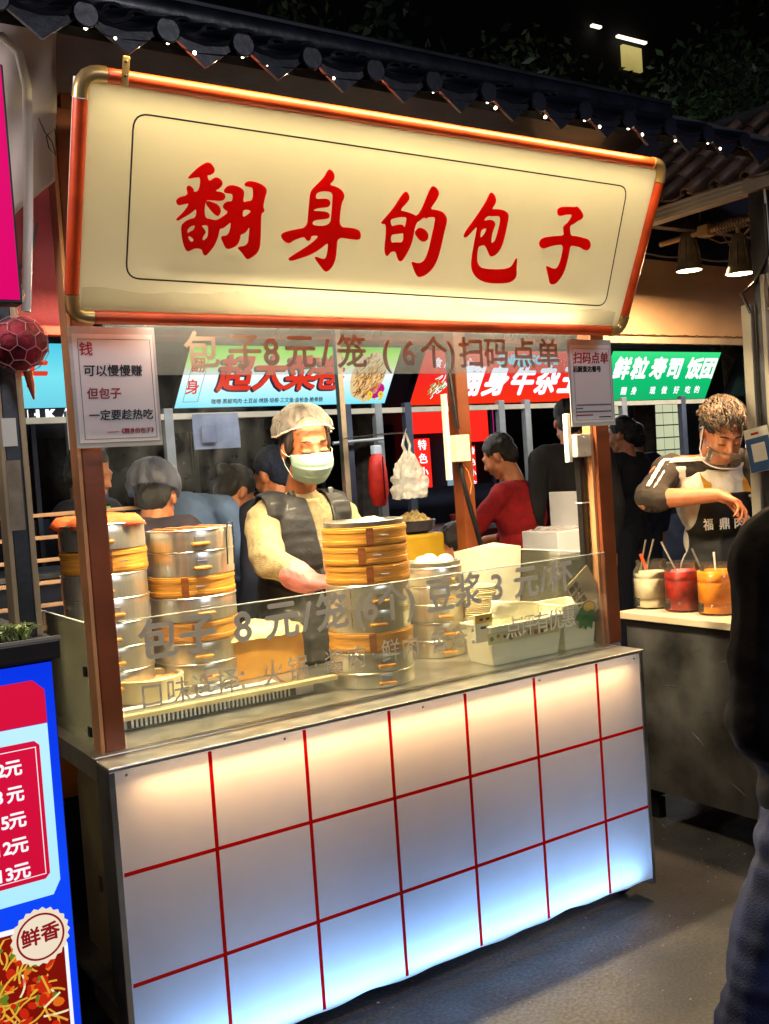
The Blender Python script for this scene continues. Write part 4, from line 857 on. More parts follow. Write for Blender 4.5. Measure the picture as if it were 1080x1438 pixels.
sp = thing('posted_sheet', 'greyish paper sheet hanging under the white and green sign', 'paper sheet', (2.55, YB-.08, 1.7))
build('sheet', MB().grid(lambda u, v: Vector((2.34+.38*u, YB-.08+.01*sin(u*4+v*3), 1.72+.27*v)), 8, 8), mat('grey_blue_paper', lin(140, 144, 160), .7), sp, solid=.002)
build('faint_print', MB().box(2.40, 2.52, YB-.098, YB-.095, 1.77, 1.90), mat('faint_grey', lin(120, 122, 140), .8), sp)
# food on the far counters, bright spots
random.seed(77)
for k in range(16):
    x = random.uniform(1.8, 8.2); s_ = random.uniform(.06, .12)
    c_ = random.choice((lin(200, 190, 170), lin(180, 120, 50), lin(150, 40, 30), lin(90, 130, 60), lin(60, 60, 70)))
    o = thing('food_container', 'food container on the far counter, number of its row by colour', 'container', (x, YB+.2, .90), 'containers on the far counters'); o['label'] = ('cream', 'amber', 'dark red', 'green', 'grey')[k % 5]+' container of food on the counter under the '+('white and green sign' if x < 4.3 else 'red sign' if x < 6.6 else 'green sign')
    build('container_body', MB().lathe([(0, 0), (s_*.8, 0), (s_, s_*.9), (s_*.95, s_*.9), (s_*.75, .01), (0, .01)], (x, YB+.15+random.uniform(0, .3), .9005), 16, cap=False), mat('cont%d' % (k % 5), (lin(200, 190, 170), lin(180, 120, 50), lin(150, 40, 30), lin(90, 130, 60), lin(60, 60, 70))[k % 5], .5), o, sm=True)
hc = thing('work_counter', 'low counter with steaming food where the red sweater person works', 'counter', (2.9, 2.5, 0))
build('counter_body', MB().box(2.45, 3.05, 2.38, 2.8, 0, .90), MC['far_steel_counter'], hc); build('counter_top', MB().box(2.40, 3.10, 2.36, 2.82, .9005, .93, .003), mat('lit_counter', lin(210, 190, 150), .4), hc)
o = thing('food_wrapper', 'bright white paper wrap with green salad on the work counter', 'food', (2.80, 2.4, .93)); build('paper', MB().box(2.62, 2.78, 2.40, 2.55, .931, .99, .01), WHITEP, o); build('salad', MB().ball((2.78, 2.44, 1.0), (.05, .04, .03), 12, 8), mat('salad_green', lin(120, 190, 50), .6, 0, .3, 40, .5, 60), o, sm=True)
area('far_work_lamp', (2.7, 2.35, 1.95), (2.75, 2.4, .9), 5, (1, .9, .75), .25)

# ------------------------------------------------------------------ buildings beyond
BW = mat('dark_facade', lin(34, 38, 54), .8, 0, .2, .8)
bd = thing('shop_building', 'long dark shop building with white sign letters and lit windows behind the stalls', 'building', (6, 10, 0))
build('facade', MB().box(-8, 20, 9.4, 9.7, 0, 5.2), BW, bd)
build('glass_front', MB().box(-7.5, 7.2, 9.36, 9.39, .4, 2.1), mat('dark_glass', lin(20, 26, 46), .15, .2), bd)
build('sill', MB().box(-7.5, 10, 9.25, 9.35, .30, .38), mat('pale_sill', lin(90, 98, 120), .6), bd)
text('C H K A', (2.40, 9.35, 2.36), .20, glow('letter_glow_white', [(0, (1, 1, 1, 1)), (1, (1, 1, 1, 1))], 1.3), bd, off=.04, ext=.01)
for x in (-2, -.5, 1.0, 1.95, 2.95, 4.2, 5.4): build('mullion', MB().box(x-.03, x+.03, 9.30, 9.355, .4, 2.1), GFR, bd)
for k in range(9):
    build('railing_bar', MB().box(1.9+k*.14, 1.93+k*.14, 9.0, 9.03, .3, 1.05), mat('pale_sill'), bd)
# red neon shop
RN = glow('neon_red', [(0, lin(240, 20, 24)), (1, lin(255, 40, 30))], 1.1)
rsn = thing('neon_shop_front', 'red glowing shop front with small lit dots seen past the rear brown post', 'shop front', (8, 9.2, 0))
build('header', MB().box(7.35, 7.95, 9.18, 9.24, 1.95, 2.28), RN, rsn); build('header', MB().box(8.05, 8.80, 9.18, 9.24, 1.80, 2.30), RN, rsn)
build('column', MB().box(7.38, 7.66, 9.18, 9.24, 1.0, 1.88), RN, rsn); build('column', MB().box(8.32, 8.46, 9.18, 9.24, 1.0, 1.74), RN, rsn)
build('pale_window', MB().box(7.98, 8.18, 9.20, 9.25, 1.1, 1.85), glow('cold_window', [(0, lin(120, 170, 190)), (1, lin(160, 200, 215))], .5), rsn)
text('开业大吉', (7.52, 9.17, 1.5), .16, LW, rsn, off=.03, ext=.004) if False else None
for j, ch in enumerate('特色小吃'): text(ch, (7.52, 9.165, 1.78-.19*j), .15, LW, rsn, off=.02, ext=.004); text(ch, (8.39, 9.165, 1.66-.16*j), .11, LW, rsn, off=.02, ext=.004)
mb = MB()
for i in range(26): mb.ball((7.33+.0*i, 9.16, 1.0+.05*i), .010, 5, 4).ball((8.82, 9.16, 1.8+.02*i), .009, 5, 4)
build('dot_lights', mb, LM, rsn, kind='stuff')
# window grid beyond the green sign, glowing panes
wg = thing('lit_window_wall', 'wall of glowing pale green lattice windows behind the dark haired people', 'window wall', (11.6, 8.8, 0))
PN = glow('window_pane_glow', [(0, lin(150, 176, 140)), (.5, lin(206, 214, 168)), (1, lin(226, 230, 190))], .75, 'Z', -.5, 2.4, .3)
for i in range(12):
    for j in range(7):
        if i == 4: continue
        x = 10.2+i*.235; z = 1.10+j*.20
        build('pane', MB().box(x, x+.215, 8.80, 8.81, z, z+.18), PN, wg)
build('wall_frame', MB().box(10.1, 13.2, 8.82, 8.86, 0, 2.9), mat('frame_teal', lin(46, 66, 74), .6), wg)
for x in (10.14, 11.12, 11.28, 13.0): build('column', MB().box(x, x+.08, 8.72, 8.79, 0, 2.6), GFR, wg)
build('plain_panel', MB().box(12.5, 13.1, 8.75, 8.795, .5, 2.45), mat('grey_panel', lin(90, 98, 108), .7), wg)
# distant lit house between the trees
hs = thing('distant_house', 'far dark house with a glowing yellow wall under two lamp strips among the trees', 'house', (18.4, 15, 0))
build('wall', MB().box(-22, 34, 15.0, 15.4, 0, 17), mat('night_wall', lin(20, 20, 26), .9), hs)  # stretched far past the house to cover the sky with night dark
build('glowing_wall', MB().box(18.45, 19.1, 14.9, 14.99, 10.85, 11.42), glow('painted_wall_light', [(0, lin(150, 134, 70)), (1, lin(225, 208, 130))], .8, 'Z', 10.7, 11.75, .15), hs)  # lamp light on the wall painted as glow, brighter toward the top
build('lamp_strip', MB().box(17.35, 17.65, 14.8, 14.89, 11.62, 11.67), mat('strip_glow', (1, 1, 1, 1), emit=(1, .93, .7, 1), estr=1.6), hs)
build('lamp_strip', MB().box(18.2, 19.2, 14.8, 14.89, 11.52, 11.57), MC['strip_glow'], hs)
build('roof', MB().box(-22.4, 34.4, 14.6, 15.6, 17, 17.3), mat('night_wall'), hs)

# ------------------------------------------------------------------ trees
LEAFM = [mat('night_leaf_%d' % i, c_, .5, 0, .3, 3) for i, c_ in enumerate((lin(52, 74, 44), lin(40, 60, 48), lin(70, 84, 50)))]
BARK = mat('bark', lin(70, 58, 46), .9, 0, .3, 12, .5, 20)
def tree(x, y, h, cr, nl, sd, label):
    random.seed(sd); o = thing('tree', label, 'tree', (x, y, 0), 'trees behind the stalls')
    mb = MB(); base = Vector((x, y, 0)); tips = []
    tr_ = [base, base+V3(.1, 0, h*.3), base+V3(.05, .1, h*.55), base+V3(-.1, .1, h*.8)]; mb.tube(tr_, [.16, .13, .10, .06], 10)
    for k in range(14):
        a = random.uniform(0, 2*pi); z = h*random.uniform(.45, .8); p = base+V3(0, 0, z); q = p+V3(cos(a)*cr*.5, sin(a)*cr*.5, random.uniform(.0, .7)); r = q+V3(cos(a+.4)*cr*.45, sin(a+.4)*cr*.45, random.uniform(-.5, .5))
        mb.tube([p, q, r], [.05, .03, .012], 6); tips += [q, r, (q+r)/2]
    build('trunk', mb, BARK, o)
    for g_ in range(2):
        vs = []; fs = []
        cl = [random.choice(tips)+V3(*[random.gauss(0, cr*.22) for _ in range(3)]) for _ in range(46)]
        for k in range(nl//2):
            c = random.choice(cl); p = c+V3(*[random.gauss(0, cr*.11) for _ in range(3)]); d = V3(random.gauss(0, 1), random.gauss(0, 1), random.gauss(-.5, .8)).normalized(); w = d.orthogonal().normalized(); w = Matrix.Rotation(random.uniform(0, pi), 3, d) @ w
            if p.z < 3.15: continue
            L = random.uniform(.07, .15); ww = L*.22; b = len(vs); vs += [p, p+d*L*.5+w*ww, p+d*L, p+d*L*.5-w*ww]; fs.append((b, b+1, b+2, b+3))
        build('crown', MB().add(vs, fs), LEAFM[(sd+g_) % 3], o)
    return o
tree(4.2, 5.6, 5.2, 1.7, 9000, 1, 'dark broadleaf tree rising over the ridge at the middle of the roof')
tree(9.1, 6.6, 6.9, 2.0, 10000, 2, 'dark tree in front of the distant lit house')
tree(9.6, 5.2, 5.0, 1.9, 9000, 3, 'dark tree at the upper right above the neighbour roof')
tree(2.2, 7.4, 6.6, 2.0, 6000, 4, 'dark tree at the back left of the other trees')
tree(12.2, 7.6, 7.2, 2.4, 7000, 5, 'tall dark tree furthest right behind the neighbour stall')
area('tree_spill_light', (6.2, 4.2, 3.0), (6.8, 6.2, 5.0), 14, (.85, .95, .8), .6)
# ------------------------------------------------------------------ steamers
def wave(prof, k=.004):
    return prof
def metal_tier(r, h, label, loc, rz=0, group='metal steamer tiers', handle=True):
    o = thing('steamer_tier', label, 'steamer', loc, group)
    mb = MB().lathe([(r-.004, 0), (r, 0), (r+.0006, h*.3), (r-.0006, h*.62), (r, h-.004), (r-.003, h), (r-.008, h), (r-.008, .004), (0, .004)], n=48, cap=False)
    build('wall', mb, ALU, o, world=False, sm=True)
    rim = MB().lathe([(r-.001, h-.0045), (r+.0022, h-.0040), (r+.0026, h-.0018), (r+.0015, h-.0006), (r-.004, h-.0006)], n=48, cap=False)
    build('rim', rim, ALU, o, world=False, sm=True)
    if handle:
        a = rz
        hb = MB().box(-.026, .026, -.004, .012, -.004, .005, .003); hb.xf(Matrix.Rotation(a, 4, 'Z') @ Matrix.Translation((0, -r-.012, h*.30)))
        hn = build('handle', hb, mat('golden_wood_handle', lin(214, 150, 60), .4, 0, .2, 30, coat=.3), o, world=False)
        bk = MB().box(-.015, .015, -.0015, .0015, -.004, .022, .001); bk.xf(Matrix.Rotation(a, 4, 'Z') @ Matrix.Translation((0, -r-.0015, h*.30)))
        build('handle_plate', bk, STEEL, hn, world=False)
    return o
def bamboo_tier(r, h, label, loc, rz=0, group='bamboo steamer tiers'):
    o = thing('bamboo_steamer', label, 'steamer', loc, group)
    mb = MB().lathe([(r-.006, 0), (r, .001), (r, h-.001), (r-.004, h), (r-.011, h), (r-.011, .006), (0, .006)], n=48, cap=False)
    build('wall', mb, BAMBOO, o, world=False, sm=True)
    for z in (.006, h-.016):
        b = MB().lathe([(r+.0004, z), (r+.0020, z+.001), (r+.0020, z+.010), (r+.0004, z+.011)], n=48, cap=False)
        build('hoop', b, BAMBOO, o, world=False, sm=True)
    # the overlap joint with its dark cane binding and the peg
    def arc(u, v):
        a = rz-pi/2-.26+.16*u; return Vector((cos(a)*(r+.0030), sin(a)*(r+.0030), .003+v*(h-.006)))
    build('joint_binding', MB().grid(arc, 6, 1), BAMBOOD, o, world=False)
    pg = MB().box(-.013, .013, -.003, .003, -.002, .002, .001); pg.xf(Matrix.Rotation(rz+.15, 4, 'Z') @ Matrix.Translation((0, -r-.007, h*.5)))
    build('peg', pg, STEEL, o, world=False)
    return o
ORD = ['top', 'second', 'third', 'fourth', 'fifth', 'sixth', 'seventh', 'eighth', 'ninth', 'tenth']
def stack(x, y, r, spec, where, rz):
    z = ZT+.001; n = len(spec); tot = sum(h for _, h in spec)
    for k, (kind, h) in enumerate(reversed(spec)):
        idx = n-1-k; ordn = ORD[idx]; dx, dy = random.uniform(-.003, .003), random.uniform(-.003, .003)
        word = ('topmost' if idx == 0 else ('bottom' if idx == n-1 else ordn+' from top'))
        if kind == 'm': metal_tier(r, h-.0012, 'silver steamer tier, %s, %s' % (word, where), (x+dx, y+dy, z), rz+random.uniform(-.12, .12))
        else: bamboo_tier(r+.001, h-.0012, 'golden bamboo tier, %s, %s' % (word, where), (x+dx, y+dy, z), rz+random.uniform(-.25, .25))
        z += h
    return z
random.seed(21)
RZC = -.22
topA = stack(.190, .545, .118, [('m', .072), ('b', .066), ('m', .067), ('m', .067), ('m', .067), ('m', .067), ('m', .067), ('m', .067)], 'leftmost stack behind the brown post', RZC)
topB = stack(.452, .545, .124, [('m', .062), ('m', .072), ('b', .060), ('m', .070), ('b', .060), ('m', .060), ('m', .060), ('m', .058)], 'steaming second stack left of the vendor', RZC)
topC = stack(.912, .305, .126, [('b', .056), ('b', .056), ('b', .056), ('m', .072), ('m', .068), ('b', .060), ('m', .058), ('m', .046)], 'front stack before the masked vendor', RZC-.1)
topD = stack(1.300, .500, .098, [('m', .062), ('m', .060), ('m', .060), ('m', .060), ('m', .058)], 'short stack beside the paper cups', RZC)
DOUGH = mat('white_bun_dough', lin(226, 214, 180), .65, 0, .06, 10, .1, 40, sss=.15)
def tray_lid(x, y, z, r, label):
    o = thing('plate', label, 'plate', (x, y, z), None)
    build('rim', MB().lathe([(r-.004, 0), (r+.002, .001), (r+.003, .013), (r-.001, .015), (r-.005, .014), (r-.006, .004), (0, .004)], n=48, cap=False), STEEL, o, world=False, sm=True)
    return o
l1 = tray_lid(.912, .305, topC, .118, 'steel plate lid resting on top of the front steamer stack')
mb = MB(); random.seed(2)
def cloth_top(u, v):
    a = 2*pi*u; rr = .058*v*(1+.25*noise.noise(Vector((cos(a)*2, sin(a)*2, 0)))); return Vector((.935+cos(a)*rr, .300+sin(a)*rr, topC+.019*(1-v*v)+.004*noise.noise(Vector((cos(a)*v*4, sin(a)*v*4, 5)))+.004))
mb.grid(cloth_top, 28, 8)
single('steamed_bun', mb, DOUGH, 'flattened white bun lying on the lid of the front steamer stack', 'bun', None, True)
l2 = tray_lid(1.300, .500, topD, .092, 'dark rimmed steel lid on the short steamer stack beside the cups')
for k, (dx, dy) in enumerate(((-.040, .0), (.035, -.025), (.02, .045))):
    mb = MB()
    def bun(u, v):
        a = 2*pi*u; rr = .030*sin(pi*v*.5)**.8*(1+.05*sin(a*9)*(1-v)); return Vector((1.300+dx+cos(a)*rr, .500+dy+sin(a)*rr, topD+.005+.030*cos(pi*v*.5)))
    mb.grid(bun, 30, 8); single('steamed_bun', mb, DOUGH, ['white bun at the left on the lid of the short stack', 'white bun at the front right on the short stack lid', 'white bun at the back of the short stack lid'][k], 'bun', 'buns on the short stack lid', True)
# open top of stack B: wooden lattice; orange cloth over stack A
o = thing('steamer_grate', 'brown wooden grate lying in the top of the steaming second stack', 'grate', (.452, .545, topB-.012))
for i in range(9):
    d = -.096+.024*i; L = math.sqrt(max(.0001, .112**2-d*d))
    build('slat', MB().box(.452+d-.008, .452+d+.008, .545-L, .545+L, topB-.012, topB-.002+.004*(i % 2), .001), mat('steamed_wood', lin(186, 112, 60), .6, 0, .3, 20), o)
mb = MB()
def oc(u, v):
    a = 2*pi*u; e = .128+.012*sin(a*5)+.02*max(0, noise.noise(Vector((cos(a)*1.5, sin(a)*1.5, 2)))); rr = e*v
    z = topA+.010+.014*(1-v**2)+.012*noise.noise(Vector((cos(a)*v*3, sin(a)*v*3, 1)))-(.022*max(0, (v-.86)/.14))
    return Vector((.190+cos(a)*rr, .545+sin(a)*rr, z))
mb.grid(oc, 48, 12)
single('steamer_cloth', mb, mat('orange_cloth', lin(222, 92, 40), .8, 0, .2, 14, .3, 200), 'bright orange cloth covering the top of the leftmost steamer stack', 'cloth', None, True, .0025)
o = thing('wire_tongs', 'thin dark wire tongs leaning on the second steamer stack', 'tongs', (.56, .41, 1.25))
build('handle', MB().tube([(.515, .425, 1.215), (.522, .437, 1.30), (.530, .440, 1.335), (.546, .442, 1.335), (.546, .438, 1.29), (.536, .426, 1.215)], .0022, 6), BLACKMETAL, o)

# ------------------------------------------------------------------ griddle tray and things on it
o = thing('griddle_stand', 'low steel griddle stand with slotted front vents on the counter', 'griddle', (.43, .45, ZT))
build('body', MB().box(.10, .70, .30, .66, ZT+.001, ZT+.030, .003), STEELF, o)
build('front_lip', MB().box(.095, .765, .268, .292, ZT+.032, ZT+.046, .003), mat('pale_lip', lin(214, 200, 158), .4, .3, .1), o)
build('tray', MB().box(.095, .765, .292, .67, ZT+.031, ZT+.041, .002), STEEL, o)
sl_ = MB()
for i in range(38): sl_.box(.150+i*.0125, .156+i*.0125, .2945, .2995, ZT+.006, ZT+.026)
tag(build('vent_bars', sl_, STEEL, o), kind='stuff')
build('vent_backing', MB().box(.14, .64, .2998, .3000, ZT+.004, ZT+.028), BLACKPL, o)
build('inner_sheet', MB().box(.13, .60, .34, .37, ZT+.042, ZT+.046, .001), mat('white_liner', lin(225, 225, 210), .5), o)
# cloth covered dough block
mb = MB()
def blk(u, v):
    # wrap: superellipse in plan, rounded top
    a = 2*pi*u; c_, s_ = cos(a), sin(a); k = 4.5
    q = (abs(c_)**k+abs(s_)**k)**(-1/k)
    if v < .55: f = 1-.03*(v/.55)**6; z = v/.55*.128
    else: w = (v-.55)/.45; f = (1-.03)*(1-w)**.9; z = .128+.018*(1-(1-w)**2)
    x = .575+.205*q*c_*f; y = .535+.085*q*s_*f
    n_ = noise.noise(Vector((x*9, y*9, z*12)))
    return Vector((x+.005*n_, y+.006*n_, ZT+.043+z+.006*noise.noise(Vector((x*14, y*14, z*4)))*(1 if v > .1 else 0)-.018*u*0))
mb.grid(blk, 80, 26)
ct = thing('dough_tub', 'golden translucent tub heaped with pale lumpy dough under the price lettering', 'tub', (.575, .535, ZT+.042))
build('tub_body', mb, mat('golden_plastic', lin(226, 168, 70), .35, 0, .18, 9, .1, 30, col2=lin(176, 112, 34)), ct, sm=True)
def dgh(u, v):
    a = 2*pi*u; c_, s_ = cos(a), sin(a); q = (abs(c_)**5+abs(s_)**5)**(-1/5)
    x = .575+.213*q*c_*v; y = .535+.093*q*s_*v; n1 = noise.noise(Vector((x*16, y*16, 1))); n2 = noise.noise(Vector((x*45, y*45, 4)))
    return Vector((x, y+.004*n2, ZT+.172+.020*(1-v**4)+.014*n1+.006*n2-.020*max(0, v-.9)*10*(.6+.6*n1)))
build('lumpy_dough', MB().grid(dgh, 90, 22), mat('pale_dough', lin(232, 214, 160), .55, 0, .12, 20, .3, 60, sss=.1), ct, sm=True)
# small open steamer basket with brown paper
o = thing('open_basket', 'small open pale steamer bowl with browned filling at the left end of the tray', 'basket', (.262, .46, ZT+.042))
r = .098
build('wall', MB().lathe([(r-.004, 0), (r, .001), (r+.001, .062), (r-.005, .066), (r-.011, .062), (r-.011, .008), (0, .008)], n=44, cap=False), mat('pale_enamel', lin(205, 190, 150), .45, .2, .1, 8, .05), o, world=False, sm=True)
mb = MB()
def fil(u, v):
    a = 2*pi*u; rr = (r-.012)*v; return Vector((cos(a)*rr, sin(a)*rr, .050+.008*noise.noise(Vector((cos(a)*v*5, sin(a)*v*5, 7)))+.004*sin(a*6)*v))
mb.grid(fil, 36, 10); build('filling', mb, mat('browned_filling', lin(190, 110, 60), .6, 0, .4, 40, .5, 60, col2=lin(225, 190, 140)), o, world=False, sm=True)
# ------------------------------------------------------------------ paper cups
CUP = mat('paper_cup_rim', lin(222, 205, 165), .55, 0, .08)
cup0 = None
cm = MB().lathe([(.040, 0), (.0545, .088), (.0575, .0895), (.0590, .0915), (.0575, .0935), (.0550, .093), (.0535, .0885), (.038, .003), (0, .003)], n=32, cap=False).mesh('paper_cup'); cm.materials.append(CUP); cm.shade_smooth()
for i in range(21):
    c = bpy.data.objects.new('paper_cup', cm); COL.objects.link(c); c.location = (1.413+random.uniform(-.0015, .0015), .40+random.uniform(-.0015, .0015), ZT+.002+i*.0064)
    tag(c, 'cream paper cup, topmost of the nested stack' if i == 20 else 'cream paper cup lower down in the nested stack beside the short steamers', 'paper cup', 'nested paper cups')
# ------------------------------------------------------------------ white tubs, packets, lemon sign
def tub(name, x0, x1, y0, y1, z0, z1, taper, label, mt):
    mb = MB(); t = taper; th = .003
    a = [(x0+t, y0+t, z0), (x1-t, y0+t, z0), (x1-t, y1-t, z0), (x0+t, y1-t, z0)]; b = [(x0, y0, z1), (x1, y0, z1), (x1, y1, z1), (x0, y1, z1)]
    c = [(x0+th, y0+th, z1), (x1-th, y0+th, z1), (x1-th, y1-th, z1), (x0+th, y1-th, z1)]; d = [(x0+t+th, y0+t+th, z0+th), (x1-t-th, y0+t+th, z0+th), (x1-t-th, y1-t-th, z0+th), (x0+t+th, y1-t-th, z0+th)]
    mb.add(a+b+c+d, [(3, 2, 1, 0)]+[(i, (i+1) % 4, 4+(i+1) % 4, 4+i) for i in range(4)]+[(4+i, 4+(i+1) % 4, 8+(i+1) % 4, 8+i) for i in range(4)]+[(8+i, 8+(i+1) % 4, 12+(i+1) % 4, 12+i) for i in range(4)]+[(12, 13, 14, 15)])
    o = thing(name, label, 'tub', ((x0+x1)/2, (y0+y1)/2, z0)); build('body', mb, mt, o)
    build('rim', MB().tube([b[0], b[1], b[2], b[3], b[0]], .004, 6), mt, o); return o
TUBM = mat('translucent_white_tub', lin(238, 236, 212), .35, 0, .04, 4)
tub('plastic_tub', 1.250, 1.555, .150, .300, ZT+.001, ZT+.125, .018, 'wide white plastic tub holding paper bags behind the front guard', TUBM)
tub('plastic_tub', 1.560, 1.715, .155, .300, ZT+.001, ZT+.150, .014, 'narrow tall white tub in the right counter corner with a leaf print', TUBM)
BAGP = mat('white_paper', lin(225, 218, 196), .7, 0, .06, 8, .15, 20)
def sheet(label, P0, U, V, mt, name='paper_bag', curl=.01, cat='paper bag', nu=8, nv=8, seed=0, solid=.0008):
    P0, U, V = Vector(P0), Vector(U), Vector(V); n_ = U.cross(V).normalized()
    mb = MB().grid(lambda u, v: P0+U*u+V*v+n_*curl*(sin(pi*u)*(.5+v)+.6*noise.noise(Vector((u*2+seed, v*2, 0)))), nu, nv)
    return single(name, mb, mt, label, cat, None, True, solid)
sheet('long white paper bag lying slanted across the wide tub', (1.30, .215, ZT+.140), (.24, .04, -.040), (.02, .01, .055), BAGP, curl=.012)
sheet('white paper bag standing behind the slanted one in the wide tub', (1.38, .275, ZT+.05), (.15, 0, -.01), (.01, .01, .090), BAGP, curl=.008, seed=4)
pk = thing('snack_packet', 'small white packet with yellow header and brown print in front of the cups', 'packet', (1.235, .185, ZT+.126))
build('packet_body', MB().box(1.205, 1.275, .168, .176, ZT+.080, ZT+.168, .002), BAGP, pk)
build('yellow_header', MB().box(1.206, 1.274, .1665, .1675, ZT+.140, ZT+.167), mat('yellow_print', lin(222, 172, 40), .5), pk)
build('brown_print', MB().box(1.222, 1.235, .1655, .1663, ZT+.148, ZT+.156).box(1.247, 1.262, .1655, .1663, ZT+.148, ZT+.156).box(1.225, 1.258, .1665, .1673, ZT+.122, ZT+.130), mat('brown_print', lin(60, 40, 26), .6), pk)
# printed bun pictures along the front tub rim
pr_ = thing('printed_label_band', 'pale band of small green and brown printed pictures on the wide tub front', 'label', (1.38, .146, ZT+.07))
build('band', MB().box(1.235, 1.53, .1475, .1482, ZT+.073, ZT+.108), mat('band_paper', lin(214, 206, 160), .6), pr_)
random.seed(9)
for k in range(11):
    x = 1.25+k*.026; w = random.uniform(.006, .011)
    build('printed_picture', MB().ball((x, .1468, ZT+.091+random.uniform(-.006, .006)), (w, .0006, w*.9), 9, 5), mat(('print_olive', 'print_brown', 'print_dark')[k % 3], (lin(110, 110, 50), lin(170, 110, 40), lin(70, 56, 34))[k % 3], .6), pr_)
# lemon tea card
lc = thing('lemon_tea_card', 'tilted cream card with two columns of black characters and a lemon slice', 'sign', (1.67, .17, ZT+.12))
MC_ = Matrix.Translation((1.672, .158, ZT+.178)) @ Matrix.Rotation(radians(-32), 4, 'Y')
build('card', MB().obox(MC_, .118, .002, .15), mat('cream_card', lin(206, 186, 148), .5), lc)
for k, body in enumerate(('鲜柠檬茶', '手工现做')):
    for j, ch in enumerate(body):
        me = textmesh(ch, .024, off=.03, mt=BLACKP); me.transform(Matrix.Translation(MC_ @ Vector((-.044+k*.024, -.0018, .05-j*.028))-origin(lc)) @ Matrix.Rotation(radians(-32), 4, 'Y') @ FRONT)
        oo = bpy.data.objects.new('lettering', me); COL.objects.link(oo); oo.parent = lc
ls = MB().lathe([(0, -.0015), (.026, -.0015), (.026, .0015), (0, .0015)], n=24); ls.xf(Matrix.Translation((1.672, .150, ZT+.136)) @ Matrix.Rotation(pi/2, 4, 'X') @ Matrix.Diagonal((1, .62, 1, 1)))
l_ = build('lemon_slice', ls, mat('lemon_yellow', lin(232, 190, 40), .4), lc, sm=False)
ls = MB().lathe([(.026, -.0018), (.030, -.0018), (.030, .0018), (.026, .0018)], n=24, cap=False); ls.xf(Matrix.Translation((1.672, .150, ZT+.136)) @ Matrix.Rotation(pi/2, 4, 'X') @ Matrix.Diagonal((1, .62, 1, 1)))
build('rind', ls, mat('rind_olive', lin(120, 96, 24), .5), l_)
LEAF = mat('green_leaf_print', lin(34, 130, 52), .45, 0, .3, 60)
for k, (a, L) in enumerate(((200, .055), (235, .06), (262, .058), (290, .062), (320, .055), (345, .045), (175, .04))):
    a = radians(a); n = 7; c0 = Vector((1.655, .1475-.0008*k, ZT+.118)); d = Vector((cos(a), 0, sin(a))); w = Vector((-sin(a), 0, cos(a)))
    top_ = [c0+d*L*(i/n)+w*.013*sin(pi*i/n)*(1+.15*(i % 2)) for i in range(n+1)]; bot = [c0+d*L*(i/n)-w*.013*sin(pi*i/n)*(1+.15*(i % 2)) for i in range(1, n)]
    p_ = top_+bot[::-1]; b_ = [q+Vector((0, .0006, 0)) for q in p_]; m_ = len(p_)
    build('leaf', MB().add(p_+b_, [tuple(range(m_)), tuple(range(2*m_-1, m_-1, -1))]), LEAF, lc)

# upright open paper bag on a rear box
o = thing('open_paper_bag', 'open white paper bag with brown contents standing behind the cups', 'paper bag', (1.64, .62, ZT))
mb = MB(); z0, z1 = ZT+.002, 1.145
a = [(1.575, .56, z0), (1.715, .56, z0), (1.715, .68, z0), (1.575, .68, z0)]; b = [(1.545, .545, z1+.012), (1.735, .545, z1), (1.735, .70, z1+.01), (1.545, .70, z1-.008)]
mb.add(a+b, [(i, (i+1) % 4, 4+(i+1) % 4, 4+i) for i in range(4)]+[(3, 2, 1, 0)]); build('bag', mb, BAGP, o, solid=.002)
mb = MB().grid(lambda u, v: Vector((1.552+.176*u, .552+.14*v, z1-.022+.018*noise.noise(Vector((u*6, v*6, 0))))), 14, 10)
build('contents', mb, mat('brown_shreds', lin(165, 120, 76), .7, 0, .35, 60, .5, 80), o, sm=True)
# ------------------------------------------------------------------ under the counter, left
o = thing('waste_bin', 'tall pale plastic bin standing under the left end of the counter', 'bin', (.20, .42, 0))
build('bin_body', MB().box(.06, .33, .30, .56, .02, .70, .04), mat('pale_bin', lin(176, 160, 130), .5, 0, .12), o, sm=True)
build('latch', MB().box(.055, .0595, .36, .378, .40, .44, .001), mat('latch_grey', lin(120, 110, 95), .5), o)
o = thing('appliance', 'dark boxed appliance with pale buttons under the counter behind the bin', 'appliance', (.2, .80, .0))
build('case', MB().box(.02, .30, .72, .92, .02, .55, .01), mat('dark_case', lin(34, 34, 44), .5), o)
build('label_plate', MB().box(.016, .019, .74, .80, .40, .46), WHITEP, o)
o = thing('orange_crate', 'orange and white box standing on the appliance under the counter', 'box', (.2, .8, .56))
build('box_body', MB().box(.04, .28, .73, .91, .556, .70, .004), mat('orange_box', lin(222, 140, 40), .6), o)
build('white_band', MB().box(.036, .039, .74, .90, .575, .62), WHITEP, o)
# ------------------------------------------------------------------ fittings on the posts
def jbox(x0, x1, y0, y1, z0, z1, label):
    o = thing('junction_box', label, 'junction box', ((x0+x1)/2, (y0+y1)/2, z0))
    build('box_body', MB().box(x0, x1, y0, y1, z0, z1, .004), mat('beige_plastic', lin(206, 192, 172), .45, 0, .06), o)
    build('screw', MB().ball(((x0+x1)/2, y0-.0005, z1-.012), .003, 8, 5), STEEL, o); build('screw', MB().ball(((x0+x1)/2, y0-.0005, z0+.012), .003, 8, 5), STEEL, o)
    return o
jbox(1.715, 1.785, .865, .928, 1.470, 1.575, 'beige junction box strapped to the rear brown post above the black cable')
jbox(1.655, 1.720, .140, .200, 1.455, 1.530, 'beige junction box on the inner side of the right orange post')
o = thing('cable_conduit', 'white plastic conduit with loose black cable down the rear brown post', 'conduit', (1.78, .92, 1.0))
build('conduit', MB().box(1.700, 1.714, .90, .925, 1.40, 1.74, .002), WHITEP, o)
